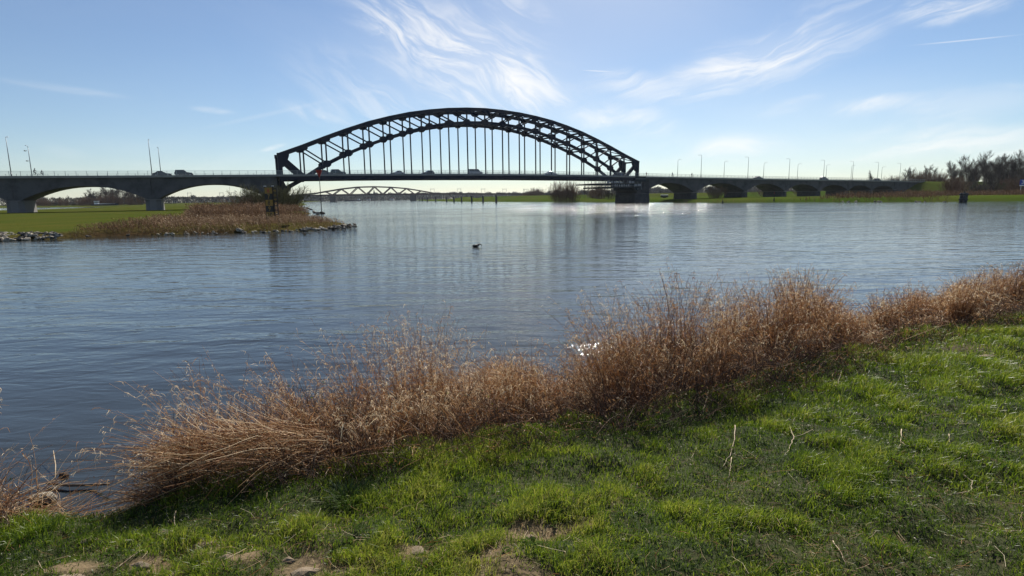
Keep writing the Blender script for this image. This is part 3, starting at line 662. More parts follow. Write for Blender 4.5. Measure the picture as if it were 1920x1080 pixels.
make_car(s_at(1033, 325, 2.2), 2.2, 'sedan', 'silver', 'faint silver low car right of the arch middle')
make_car(s_at(1163, 325, 2.2), 2.2, 'suv', 'blue', 'blue grey car above the scaffold at the right foot of the arch')
make_car(s_at(1422, 333, 2.2), 2.2, 'sedan', 'black', 'black low car over the right viaduct between two near lamp posts')
make_car(s_at(1545, 335, 2.2), 2.2, 'suv', 'grey', 'dark grey boxy car over the right viaduct below a pair of lamp posts')
make_car(s_at(1645, 337, 2.2), 2.2, 'hatch', 'black', 'black car near the right end of the bridge beside the bare tree')

M_CLOTH = {n: mat('cloth_'+n, c, .9) for n, c in dict(dark=(.02, .02, .03), blue=(.03, .05, .12), red=(.2, .03, .03), grey=(.08, .08, .09), black=(.012, .012, .015)).items()}
M_SKIN = mat('skin', (.45, .28, .2), .6); M_HAIR = mat('hair', (.04, .025, .015), .8)
M_BIKE = mat('bicycle_frame', (.03, .03, .035), .4, metallic=.4)
def skin_figure(name, joints, edges, radii, m, parent):
    me = bpy.data.meshes.new(name); me.from_pydata(joints, edges, []); me.materials.append(m)
    o = link(bpy.data.objects.new(name, me), parent); sk = o.modifiers.new('skin', 'SKIN'); me.skin_vertices.new() if not me.skin_vertices else None
    for i, r in enumerate(radii): me.skin_vertices[0].data[i].radius = (r, r)
    me.skin_vertices[0].data[0].use_root = True
    sb = o.modifiers.new('smooth', 'SUBSURF'); sb.levels = 1; sb.render_levels = 1; return o
def person(loc, rz, label, riding, cloth, name='person', scale=1.0, parent=None):
    e = empty(name, loc, rz, label, 'person', 'people crossing the bridge'); e.scale = (scale,)*3
    if riding:
        J = [(-.15, 0, .98), (-.05, 0, 1.2), (.08, 0, 1.42), (.12, 0, 1.52), (.16, 0, 1.6), (.17, 0, 1.70),
             (.06, .19, 1.40), (.26, .23, 1.18), (.50, .22, 1.10), (.06, -.19, 1.40), (.26, -.23, 1.18), (.50, -.22, 1.10),
             (-.12, .11, .93), (.22, .12, .80), (.08, .11, .42), (.2, .11, .36), (-.12, -.11, .93), (.26, -.12, .62), (.04, -.11, .26), (.16, -.11, .2)]
    else:
        J = [(0, 0, .95), (0, 0, 1.15), (0, 0, 1.40), (0, 0, 1.50), (.02, 0, 1.58), (.02, 0, 1.70),
             (0, .20, 1.40), (-.08, .25, 1.12), (.05, .25, .88), (0, -.20, 1.40), (.08, -.25, 1.12), (.22, -.25, .9),
             (0, .1, .88), (.14, .1, .48), (.2, .1, .07), (.34, .1, .04), (0, -.1, .88), (-.02, -.1, .47), (-.26, -.1, .1), (-.14, -.1, .04)]
    E_ = [(0, 1), (1, 2), (2, 3), (3, 4), (4, 5), (2, 6), (6, 7), (7, 8), (2, 9), (9, 10), (10, 11), (0, 12), (12, 13), (13, 14), (14, 15), (0, 16), (16, 17), (17, 18), (18, 19)]
    Rr = [.15, .14, .16, .06, .09, .09, .07, .05, .035, .07, .05, .035, .1, .065, .045, .04, .1, .065, .045, .04]
    skin_figure('body', J, E_, Rr, M_CLOTH[cloth], e)
    hx, hz = J[5][0], J[5][2]-.04; MB().ell((hx, 0, hz), (.10, .08, .125), 10, 8).build('head', M_SKIN, e, smooth=True)
    MB().ell((hx-.02, 0, hz+.045), (.105, .088, .10), 10, 8).build('hair', M_HAIR, e, smooth=True)
    return e
def bicycle(loc, rz, label):
    e = empty('bicycle', loc, rz, label, 'bicycle', 'bicycles on the bridge')
    for x in (-.52, .52):
        pts = [(x+.34*cos(t), 0, .34+.34*sin(t)) for t in np.linspace(0, 2*pi, 21)]
        wh = MB().tube(pts, .02, 5, False).build('wheel', M_TYRE, e)
        mb = MB()
        for t in np.linspace(0, pi, 7)[:-1]: mb.bar((x+.33*cos(t), 0, .34+.33*sin(t)), (x-.33*cos(t), 0, .34-.33*sin(t)), .006)
        mb.build('spokes', M_RIM, wh)
    mb = MB()
    for p, q in (((-.52, 0, .34), (-.02, 0, .3)), ((-.02, 0, .3), (-.16, 0, .85)), ((-.16, 0, .8), (.36, 0, .82)), ((.36, 0, .85), (-.02, 0, .3)), ((.34, 0, .95), (.52, 0, .34)), ((-.52, 0, .34), (-.15, 0, .75))): mb.bar(p, q, .035)
    mb.build('frame', M_BIKE, e); MB().ell((-.18, 0, .92), (.13, .08, .035)).build('saddle', M_TYRE, e)
    mb = MB(); mb.bar((.34, 0, .95), (.36, 0, 1.05), .03); mb.bar((.42, -.27, 1.06), (.42, .27, 1.06), .03); mb.build('handlebar', M_BIKE, e); return e
for px, lab, cl in ((65, 'cyclist in dark clothing riding at the left end of the bridge, the larger of two', 'dark'), (1297, 'dark cyclist on the right viaduct by the second lamp post', 'black')):
    s = s_at(px, 327, -2.); person(on_bridge(s, -2., zd(s)+.12), TH, lab, True, cl); bicycle(on_bridge(s, -2., zd(s)-.09), TH, lab.replace('cyclist', 'bicycle').replace('in dark clothing riding', 'under the rider').replace('dark bicycle', 'bicycle under the dark rider')[:90])
s = s_at(78, 327, -2.); person(on_bridge(s, -2., zd(s)-.05), TH, 'small figure cycling right behind the first cyclist at the left', True, 'grey', scale=.85); bicycle(on_bridge(s, -2., zd(s)-.09), TH, 'bicycle under the small rear rider at the left end')
s = s_at(1261, 327, -2.); person(on_bridge(s, -2., zd(s)+.12), TH+pi, 'cyclist just left of the first lamp post past the steel arch', True, 'blue'); bicycle(on_bridge(s, -2., zd(s)-.09), TH+pi, 'bicycle under the rider left of the first lamp post past the arch')
s = s_at(1068, 327, -2.); person(on_bridge(s, -2., zd(s)-.09), TH, 'walker in dark clothes on the footway under the right part of the arch', False, 'dark')
s = s_at(1212, 329, -2.); person(on_bridge(s, -2., zd(s)-.09), TH+pi, 'walker just right of the steel arch end post', False, 'red')

# ------------------------------------------------------------------ the far railway bridge
M_RUST = mat('red_brown_steel', (.04, .014, .015), .6); M_FARC = mat('viaduct_concrete', (.16, .155, .15), .9)
rb = empty('railway_bridge', (-350, 1000, 0), 0, 'distant low red brown railway truss bridge seen under the arch', 'bridge')
def far_pt(px, py, Y=1000.):
    d = ray(px, py); t = Y/d.y; return (d.x*t+350, 0, CAM_H+d.z*t)
D = [far_pt(x, y) for x, y in ((300, 371.3), (480, 370.6), (560, 367.2), (624, 365.8), (700, 364.8), (775, 364.2), (830, 363.3), (950, 363.8), (1060, 365.0))]
def dz(x): return float(np.interp(x, [p[0] for p in D], [p[2] for p in D]))
mb = MB()
for a, b in zip(D[:-1], D[1:]): mb.bar(a, b, 9, 2.8)
mb.build('deck', M_RUST, rb)
TN = [far_pt(x, y) for x, y in ((548, 366.5), (590, 363), (610, 359.5), (640, 354.5), (671, 351), (702, 350.2), (733, 351.2), (762, 353.5), (790, 358), (812, 362), (826, 363))]
for y in (-4.6, 4.6):
    mb = MB()
    for a, b in zip(TN[:-1], TN[1:]): mb.bar((a[0], y, a[2]), (b[0], y, b[2]), 1.2, 2.1)
    t = mb.build('top_chord', M_RUST, rb)
    BN_ = [624, 656, 688, 718, 747, 778]
    ch = [2, 3, 4, 5, 6, 7, 8]
    lows = [far_pt(x, 364.8) for x in BN_]
    for i, lx in enumerate(lows):
        for j in (ch[i], ch[i+1]): MB().bar((lx[0], y, dz(lx[0])), (TN[j][0], y, TN[j][2]), 1.0, 1.3).build('diagonal', M_RUST, rb)
for px in (327, 351, 376, 400, 425, 450, 475, 500, 624.5, 775, 800, 828, 850, 878, 905, 930, 955, 985, 1015, 1040):
    x = far_pt(px, 365)[0]; big = px in (624.5, 775); hw = 5 if big else 1.2
    MB().box(x-hw, x+hw, -5, 5, -1, dz(x)-1.1).build('pier', M_PIER if big else M_FARC, rb)
M_MAST = mat('catenary_mast', (.2, .2, .21), .6)
for px in (355, 415, 437, 579, 811, 861, 906, 946, 985, 1006):
    x = far_pt(px, 365)[0]; z = dz(x)+1; mb = MB()
    mb.box(x-3.4, x-3.0, 0, .4, z, z+8.5).box(x+3.0, x+3.4, 0, .4, z, z+8.5).box(x-3.4, x+3.4, .05, .35, z+7.2, z+7.7); mb.build('catenary_mast', M_MAST, rb)

# ------------------------------------------------------------------ stones
ROCK_MESH = []
def rock_mesh(name, m, seed, flat=1.0, sub=2):
    import bmesh
    bm = bmesh.new(); bmesh.ops.create_icosphere(bm, subdivisions=sub, radius=1)
    r = random.Random(seed); planes = [(Vector((r.gauss(0, 1), r.gauss(0, 1), r.gauss(0, 1))).normalized(), r.uniform(.5, .85)) for _ in range(9)]
    for v in bm.verts:
        for n_, d in planes:
            k = v.co.dot(n_)
            if k > d: v.co -= n_*(k-d)
        v.co *= 1+r.uniform(-.03, .03); v.co.z *= flat
    me = bpy.data.meshes.new(name); bm.to_mesh(me); bm.free(); me.materials.append(m); return me
M_ROCKL = mat('pale_riprap', (.42, .38, .30), .95, spec=.05, noise=(1.4, (.14, .125, .11), .42, .62), bump=(8, .5, .05))
M_ROCKD = mat('dark_wet_riprap', (.06, .055, .05), .8, spec=.1, noise=(2, (.18, .16, .14), .5, .7), bump=(8, .5, .05))
RL = [rock_mesh('rock', M_ROCKL, i, .62) for i in range(5)]; RD = [rock_mesh('rock', M_ROCKD, 20+i, .62) for i in range(4)]
def place_rock(x, y, z, s, dark, label, group, name='rock'):
    o = obj_me(name, random.choice(RD if dark else RL), None, (x, y, z)); o.scale = (s*random.uniform(.8, 1.4), s*random.uniform(.7, 1.1), s*random.uniform(.7, 1.1))
    o.rotation_euler = (random.uniform(-.4, .4), random.uniform(-.4, .4), random.uniform(0, 6.28)); tag(o, label, 'rock', group); return o
for i in range(150):       # riprap at the left edge
    px = random.uniform(-60, 116); t = random.random()
    top = 438 if px > 20 else 438+(20-px)*.09; py = (451-px*.035)*(1-t)+(top-2)*t
    g = ground_at(px, py, .05+.42*t); d = random.random()
    place_rock(g.x, g.y, g.z, random.uniform(.12, .27), d < .3, 'grey boulder heaped on the bank at the left edge of the meadow', 'riprap boulders on the left bank')
for i in range(118):       # along the foot of the reeds to the tip of the groyne
    u_ = random.random()**.75; px = 130+535*u_; py = np.interp(px, [130, 300, 450, 560, 620, 665], [443.5, 439, 436, 433, 428.5, 424.5])
    g = ground_at(px, py-random.uniform(-1, 3.2), .02+.12*random.random()); dk = random.random() < (.35 if px < 560 else .55)
    place_rock(g.x, g.y, g.z, random.uniform(.09, .18) if px < 600 else random.uniform(.12, .24), dk, 'small boulder at the waterline below the brown reeds', 'waterline boulders of the groyne')
for i in range(44):       # the stony tip
    px = random.uniform(560, 668); py = np.interp(px, [560, 620, 665], [433, 428.5, 424.5]); g = ground_at(px, py-random.uniform(-.6, 4.5), .05+.25*random.random())
    place_rock(g.x, g.y, g.z, random.uniform(.14, .27), random.random() < .5, 'small boulder at the waterline below the brown reeds', 'waterline boulders of the groyne')
g = ground_at(449, 434, .1); place_rock(g.x, g.y, g.z+.1, .36, False, 'largest pale white boulder at the waterline below the reeds', 'waterline boulders of the groyne')
for i in range(14):
    px = random.uniform(1550, 1800); g = ground_at(px, 378.2, .1)
    place_rock(g.x, g.y, .12, random.uniform(.25, .5), False, 'pale rock at the waterline of the far right bank', 'rocks along the far right waterline')
for i, (px, py) in enumerate(((568, 386), (575, 390), (583, 393), (590, 399), (588, 396), (596, 401), (604, 400), (579, 391), (572, 388), (560, 385))):
    g = ground_at(px, py, .05); place_rock(g.x, g.y, .12, random.uniform(.35, .6), random.random() < .4, 'rock on the second small headland behind the groyne', 'rocks on the second headland')

# ------------------------------------------------------------------ trees and shrubs
M_BARK = mat('bare_bark', (.10, .075, .06), .95, noise=(3, (.16, .13, .10), .4, .7))
M_TWIG = mat('bare_twigs', (.10, .07, .055), .9, tint=[(0, (.035, .027, .024)), (1, (.10, .075, .06))])
M_TWIGR = mat('russet_twigs', (.12, .06, .04), .9, tint=[(0, (.07, .035, .025)), (1, (.22, .13, .07))])
M_TWIGG = mat('olive_twigs', (.08, .08, .03), .9, tint=[(0, (.05, .045, .02)), (1, (.15, .14, .05))])
def norm(a): return a/(np.linalg.norm(a, axis=-1, keepdims=True)+1e-9)
def grow(r, starts, dirs, lens, w0, w1, up, K=4, wob=.12):
    """starts,dirs (N,3), lens (N) -> P (N,K,3), W (N,K)"""
    N = len(starts); P = np.zeros((N, K, 3)); P[:, 0] = starts; d = dirs.copy()
    for k in range(1, K):
        d = norm(d+r.normal(0, wob, (N, 3))+np.array([0, 0, up])); P[:, k] = P[:, k-1]+d*(lens/(K-1))[:, None]
    return P, w0[:, None]*(1-np.linspace(0, 1, K)[None])+w1[:, None]*np.linspace(0, 1, K)[None]
def kids(r, P, W, n, ang, lo=.25, hi=1.0, rel=(.35, .6)):
    N, K, _ = P.shape; idx = np.repeat(np.arange(N), n); t = r.uniform(lo, hi, N*n)*(K-1); i = np.minimum(t.astype(int), K-2); f = (t-i)[:, None]
    S = P[idx, i]*(1-f)+P[idx, i+1]*f; D = norm(P[idx, i+1]-P[idx, i]); L = np.linalg.norm(P[idx, -1]-P[idx, 0], axis=1)
    R_ = norm(np.cross(D, r.normal(size=D.shape))); a = r.uniform(ang[0], ang[1], N*n)[:, None]
    nd = D*np.cos(a)+R_*np.sin(a); w = W[idx, i]*.5
    return S, nd, L*r.uniform(rel[0], rel[1], N*n)*(1.15-.5*(t/(K-1))), w
def tree_meshes(seed, h, spread=.5, n1=11, n2=8, n3=9, lean=(0, 0), mt=None, trunks=1, low=.14, tw=.034):
    r = np.random.default_rng(seed); mt = mt or M_TWIG
    S0 = np.zeros((trunks, 3)); S0[:, :2] = r.normal(0, .25*(trunks > 1), (trunks, 2)); D0 = norm(np.stack([r.normal(lean[0], .08+.25*(trunks > 1), trunks), r.normal(lean[1], .08+.2*(trunks > 1), trunks), np.ones(trunks)], 1))
    P0, W0 = grow(r, S0, D0, np.full(trunks, h*.88)*r.uniform(.8, 1, trunks), np.full(trunks, h*.035/sqrt(trunks)), np.full(trunks, .05), .0, 8, .07)
    s, d, l, w = kids(r, P0, W0, n1, (.35, .9), low, .95, (spread*.75, spread*1.1)); w = np.minimum(w*.6, h*.011); P1, W1 = grow(r, s, d, l, w, w*.3, .13, 6, .07)
    s, d, l, w = kids(r, P1, W1, n2, (.2, .6), .15, 1, (.35, .65)); P2, W2 = grow(r, s, d, l, np.minimum(w, .06), w*0+tw, .09, 4, .09)
    s, d, l, w = kids(r, P2, W2, n3, (.15, .6), .05, 1, (.5, .95)); P3, W3 = grow(r, s, d, np.clip(l, .6, 2.4), w*0+tw, w*0+tw*.5, .08, 3, .09)
    mb = MB()
    for i in range(trunks): mb.tube(P0[i], list(W0[i]*.5+.015), 7)
    trunk = mb.mesh('trunk', M_BARK, True)
    a, b, c = prisms(P1, W1, r.random(len(P1))*.5), prisms(P2, W2, r.random(len(P2))*.8), None
    V3, Q3, T3 = ribbons(P3, W3, norm(r.normal(size=(len(P3), 3))), r.random(len(P3)))
    V, Q, T = join([a, b, (V3, Q3, T3)])
    return [('trunk', trunk), ('crown', mesh_np('crown', V, Q, mt, T))]
def bush_meshes(seed, h, wd, n=46, n2=10, n3=4, mt=None, tw=.04, upw=.10):
    r = np.random.default_rng(seed); mt = mt or M_TWIGR
    S = np.stack([r.normal(0, wd*.16, n), r.normal(0, wd*.16, n), np.zeros(n)], 1)
    D = norm(np.stack([S[:, 0]/(wd*.16)*wd/h*.30+r.normal(0, .12, n), S[:, 1]/(wd*.16)*wd/h*.30+r.normal(0, .12, n), np.ones(n)], 1))
    P0, W0 = grow(r, S, D, h*r.uniform(.6, 1.05, n), np.full(n, .10), np.full(n, .03), upw, 6, .09)
    s, d, l, w = kids(r, P0, W0, n2, (.2, .6), .15, 1, (.2, .42)); P1, W1 = grow(r, s, d, l, w*0+tw, w*0+tw*.5, .1, 4, .1)
    s, d, l, w = kids(r, P1, W1, n3, (.2, .7), .1, 1, (.4, .7)); P2, W2 = grow(r, s, d, l, w*0+tw*.8, w*0+tw*.4, .06, 3, .1)
    V1, Q1, T1 = ribbons(P1, W1, norm(r.normal(size=(len(P1), 3))), r.random(len(P1))); V2, Q2, T2 = ribbons(P2, W2, norm(r.normal(size=(len(P2), 3))), r.random(len(P2)))
    V0, Q0, T0 = prisms(P0, W0, r.random(n)*.4)
    V, Q, T = join([(V1, Q1, T1), (V2, Q2, T2)])
    return [('stems', mesh_np('stems', V0, Q0, mt, T0)), ('crown', mesh_np('crown', V, Q, mt, T))]
def put(parts, x, y, z, rz, sc, name, label, cat, group=None):
    e = empty(name, (x, y, z), rz, label, cat, group); e.scale = sc if hasattr(sc, '__len__') else (sc,)*3
    for n, me in parts: obj_me(n, me, e)
    return e
def at(px, d, base_py=None):
    """point in the direction of a column at forward distance d"""
    r_ = ray(px, 372); return r_.x/r_.y*d, d
TV = [tree_meshes(100+i, 15, .46, 24, 11, 12, lean=(.08, 0)) for i in range(4)]
TP = tree_meshes(120, 10, .42, 18, 9, 9); TP2 = tree_meshes(121, 10, .38, 18, 9, 8)
BV = [bush_meshes(140+i, 6, 6, n=70, n2=12, n3=5) for i in range(3)]; BG = [bush_meshes(150+i, 4, 5, mt=M_TWIGG, n2=14, n3=5) for i in range(2)]; BD = [bush_meshes(160+i, 4, 6, mt=M_TWIG, n2=14, n3=5) for i in range(2)]
# big grove at the right
TPOS = [(1784, 300, 9.5, 0), (1792, 292, 14, 1), (1808, 300, 16.3, 2), (1822, 285, 16.6, 3), (1838, 292, 17.2, 0), (1852, 284, 17.6, 1), (1868, 296, 15.5, 2), (1880, 280, 15.6, 3), (1893, 288, 17.5, 1), (1906, 280, 16.8, 0), (1919, 290, 16.6, 2), (1935, 282, 17, 3), (1950, 290, 17, 1), (1970, 280, 16, 0), (1995, 285, 17, 2), (1860, 262, 13.5, 3), (1900, 264, 14, 1), (1780, 320, 12, 2) , (1783, 330, 10, 3), (1815, 292, 15, 1), (1845, 300, 16.5, 2), (1875, 290, 16, 0), (1888, 300, 17, 3), (1912, 295, 17, 1), (1928, 300, 16, 2), (1830, 310, 14, 0)]
GL = ['leaning bare tree of the right grove, %s' % t for t in
      ('first from its left end', 'second from its left end', 'third from its left end', 'fourth from the left end', 'tall one left of the highest crown', 'with the highest crown', 'just right of the highest crown', 'lower crown in the middle gap', 'tall one left of the blue sign', 'above the blue sign', 'at the right photo edge', 'just past the right edge', 'second past the right edge', 'third past the right edge', 'far past the right edge', 'shorter one in front of the highest crown', 'shorter one in front above the sign', 'small one behind its left end', 'lowest one at its left end', 'half hidden between third and fourth', 'half hidden behind the highest crown, right side', 'dark one behind the lower middle crown', 'behind the gap left of the blue sign', 'behind the crown above the blue sign', 'behind the one past the right edge', 'small one behind the highest crown')]
GRP = 'bare trees of the grove at the right'
for i, (px, d, h, v) in enumerate(TPOS):
    x, y = at(px, d); z = float(right_z(np.array([x]), np.array([y]))[0]); put(TV[v], x, y, max(z, 1.)-.2, random.uniform(-.5, .5), (h*1.15/15, h*1.1/15, h*1.12/15), 'bare_tree', GL[i], 'tree', GRP)
for i in range(34):        # undergrowth of the grove
    px = random.uniform(1785, 2000); d = random.uniform(235, 285); x, y = at(px, d); z = float(right_z(np.array([x]), np.array([y]))[0])
    put(random.choice(BV+BD+BG), x, y, z-.1, random.uniform(0, 6), random.uniform(.75, 1.25), 'shrub', 'leafless shrub in the thicket below the big grove at the right', 'shrub', 'thicket shrubs below the grove')
for px, d, h, v, lab in ((1633, 372, 12.6, TP, 'lone bare tree rising behind the bridge railing, left of a near edge lamp post'), (1642, 378, 8, TP2, 'small bare tree touching the right side of the lone tree'), (1618, 380, 5.0, TP, 'tiny bare tree left of the lone tree behind the railing'), (1694, 362, 12.0, TP2, 'left one of two slender bare trees past the bridge end'),
                      (1704, 360, 11.8, TP, 'right one of two slender bare trees past the bridge end'), (1733, 345, 13.2, TV[1], 'dense upright bare tree above the embankment left of the grove'), (1741, 350, 11.5, TP2, 'bare tree leaning against the dense upright one')):
    x, y = at(px, d); hh = h+1.5; put(v, x, y, 5.5 if px > 1650 else 3.5, random.uniform(0, 6), ((hh/15)*.95,)*2+(hh/15,) if v in TV else (hh/10*1.05, hh/10*1.05, hh/10), 'bare_tree', lab, 'tree')
for px, d, h, wh in ((1668, 366, 6, 'leftmost of three between lone tree and slender trees'), (1675, 366, 7, 'middle of three between lone tree and slender trees'), (1682, 362, 6, 'just left of the slender trees'), (1715, 345, 8, 'just right of the slender trees'), (1722, 340, 9, 'left of the dense upright tree'), (1752, 340, 8, 'right of the dense upright tree'), (1760, 340, 7.5, 'touching the grove'), (1706, 335, 5, 'low below the slender trees')):
    x, y = at(px, d); put(random.choice(BV), x, y, 5.0, random.uniform(0, 6), h*1.1/6, 'shrub', 'leafless embankment bush, '+wh, 'shrub', 'bushes along the embankment road')
# willow clump and others on the far bank under the arch
def rz_(x, y): return float(right_z(np.array([x]), np.array([y]))[0])
for px, d, h, wd, v, lab in ((1046, 312, 10.6, 9.5, BV[0], 'broad rounded leafless willow on the far bank, left half of the big clump'), (1062, 308, 11.6, 9, BV[1], 'tallest rounded leafless willow in the middle of the far bank clump'), (1074, 312, 9.8, 8, BV[2], 'willow filling the right side of the big far bank clump'),
                         (1095, 330, 9.4, 7, TP, 'pale thin bare tree right of the big willow clump'), (1101, 335, 8.8, 7, TP2, 'thin bare tree between the willow clump and the scaffold'), (1128, 330, 8.2, 8, BV[1], 'leafless bush below the left end of the scaffold'), (1119, 345, 8, 6, BV[2], 'smaller bush left of the one below the scaffold'), (1145, 300, 5.5, 6, BD[0], 'low bush just left of the right river pier')):
    x, y = at(px, d); b = {True: 10., False: 6.}[v in (TP, TP2)]; b = 4. if v is BD[0] else b
    put(v, x, y, rz_(x, y)-.1, random.uniform(0, 6), (wd/b*.8, wd/b*.8, h/b), 'willow_bush' if b != 10 else 'bare_tree', lab, 'shrub' if b != 10 else 'tree')
for px, d, h in ((1010, 640, 9), (1002, 650, 11), (996, 650, 8), (1170, 420, 6), (1112, 400, 6.5), (985, 700, 7)):
    x, y = at(px, d); put(BV[1], x, y, rz_(x, y), 0, (h/6*1.3, h/6*1.3, h/6), 'willow_bush', 'distant leafless bush behind the far bank', 'shrub', 'distant bushes behind the far bank')
x, y = at(1341, 246); put(BV[0], x, y, rz_(x, y), 1, (1.2, 1.2, .82), 'willow_bush', 'round leafless bush under the second arch of the right viaduct', 'shrub')
for px in (1434, 1504):
    x, y = at(px, 330); put(BV[2], x, y, rz_(x, y), px, (1.4, 1.4, .95), 'shrub', 'dark bush seen through the arches of the right viaduct', 'shrub', 'bushes behind the right viaduct')
# grove at the left behind the meadow
NTH = 'first second third fourth fifth sixth seventh eighth ninth tenth eleventh twelfth thirteenth fourteenth fifteenth sixteenth'.split()
LG = [(158, 500, 10), (166, 495, 12.5), (174, 500, 13.5), (182, 500, 13), (190, 490, 14), (198, 492, 15.5), (206, 500, 15), (214, 492, 15), (222, 498, 14.5), (231, 490, 14.5), (240, 495, 14), (248, 490, 13.5), (257, 498, 13), (266, 495, 12.5), (274, 498, 12), (283, 498, 11)]
for i, (px, d, h) in enumerate(LG):
    x, y = at(px, d); put(TV[i % 4], x, y, .6, i*1.3, (h/15*1.25, h/15*1.25, h*1.05/15), 'bare_tree', 'bare tree of the grove behind the left viaduct, %s of sixteen from its left end' % NTH[i], 'tree', 'bare trees of the grove behind the left viaduct')
for i in range(22):
    px = 20+i*11.5+random.uniform(-4, 4); x, y = at(px, random.uniform(470, 520)); put(random.choice(BV+BD), x, y, .5, i, random.uniform(.9, 1.35)*(1.2 if px > 150 else .85), 'shrub', 'brown scrub on the far side of the pond behind the left viaduct', 'shrub', 'scrub behind the left viaduct')
# scrub at the foot of the left river pier
for px, d, h, w_, v, lab in ((488, 122, 4.6, 6, BG[1], 'twiggy brown bush behind the gauge sign, its left one'), (506, 126, 5.6, 7, BG[0], 'olive green bush filling the gap behind the gauge sign'), (520, 128, 5.6, 7, BG[1], 'olive green bush at the foot of the left river pier'), (533, 132, 4.8, 6, BG[0], 'rightmost olive bush against the left river pier'), (470, 124, 3.6, 5, BV[2], 'twiggy brown bush left of the gauge sign'), (452, 120, 3.0, 5, BV[1], 'low reddish bush at the left end of the scrub row')):
    x, y = at(px, d); b = 4. if (v in BG or v in BD) else 6.; put(v, x, y, .3, random.uniform(0, 6), (w_/b, w_/b, h/b*1.0), 'shrub', lab, 'shrub')

# distant wooded horizon: one mass nobody can count
def treeline(name, spans, m, label=None):
    parts = []
    for (p0, d0, h0), (p1, d1, h1), n in spans:
        t = rng.random(n); px = p0+(p1-p0)*t; d = d0+(d1-d0)*t+rng.normal(0, 12, n); h = (h0+(h1-h0)*t)*(.55+.75*vnoise(px, px*0, 5, 3, 4))
        x = np.array([at(p, 1)[0] for p in px])*d
        m_ = 26; idx = np.repeat(np.arange(n), m_); th = rng.uniform(0, 2*pi, n*m_); r_ = rng.random(n*m_)**.5*h[idx]*.34; zz = rng.random(n*m_)**.8
        r_ = r_*np.sin(np.clip(zz, .05, 1)*pi*.95)**.6
        S = np.stack([x[idx]+r_*np.cos(th), d[idx]+r_*np.sin(th), zz*h[idx]*.92+.3], 1)
        D = norm(np.stack([np.cos(th)*.5, np.sin(th)*.5, rng.uniform(.3, 1.3, n*m_)], 1)); L_ = h[idx]*rng.uniform(.06, .16, n*m_)
        P = np.stack([S-D*L_[:, None], S, S+D*L_[:, None]], 1); W = np.stack([L_*.25, L_*.5, L_*.1], 1)
        parts.append(ribbons(P, W, norm(rng.normal(size=(n*m_, 3))), rng.random(n*m_)))
    V, Q, T = join(parts); o = obj_me(name, mesh_np(name, V, Q, m, T)); tag(o, kind='stuff'); return o
M_FARWOOD = mat('distant_wood', (.06, .055, .05), .95, tint=[(0, (.045, .04, .038)), (1, (.10, .09, .075))])
treeline('distant_wood', [((-60, 640, 10), (330, 700, 11), 420), ((330, 900, 12), (560, 1000, 12), 420), ((545, 1300, 15), (700, 1600, 19), 520), ((690, 1640, 22), (900, 1700, 22), 700), ((880, 1500, 17), (1060, 1200, 15), 420),
                          ((1000, 900, 13), (1260, 950, 17), 480), ((1200, 950, 18), (1560, 900, 18), 620), ((1560, 800, 15), (1960, 700, 15), 420)], M_FARWOOD)
# spire far away between the trees
sp = empty('church_tower', (*at(702, 1650), 0), 0, 'tiny church tower with pointed spire above the distant trees under the arch', 'church tower')
MB().box(-2.5, 2.5, -2.5, 2.5, 0, 19).build('tower', M_FARC, sp)
mb = MB(); mb.add([(-2.6, -2.6, 19), (2.6, -2.6, 19), (2.6, 2.6, 19), (-2.6, 2.6, 19), (0, 0, 33)], [(0, 1, 4), (1, 2, 4), (2, 3, 4), (3, 0, 4), (3, 2, 1, 0)]); mb.build('spire', M_PIER, sp)
M_HWALL = mat('far_house_wall', (.5, .48, .45), .9); M_HROOF = mat('far_house_roof', (.16, .08, .06), .9)
for i, (px, w_, lab) in enumerate(((604, 12, 'white distant house on the far shore left of the railway pier'), (688, 18, 'pale distant house low on the far shore right of the ship'), (735, 10, 'small distant house under the right part of the railway truss'), (640, 9, 'small distant house just right of the railway pier'))):
    x, y = at(px, 1560); h = empty('house', (x, y, .8), 0, lab, 'house'); MB().box(-w_/2, w_/2, -4, 4, 0, 4).build('wall', M_HWALL, h)
    mb = MB(); mb.add([(-w_/2-.3, -4.4, 3.9), (w_/2+.3, -4.4, 3.9), (w_/2+.3, 4.4, 3.9), (-w_/2-.3, 4.4, 3.9), (-w_/2-.3, 0, 7.5), (w_/2+.3, 0, 7.5)], [(0, 1, 5, 4), (2, 3, 4, 5), (0, 4, 3), (1, 2, 5), (3, 2, 1, 0)]); mb.build('roof', M_HROOF, h)
    for k in range(3): MB().box(-w_/2+w_*(k+.5)/3-.6, -w_/2+w_*(k+.5)/3+.6, -4.06, -4.01, 1.2, 2.6).build('window', M_GLASS, h)

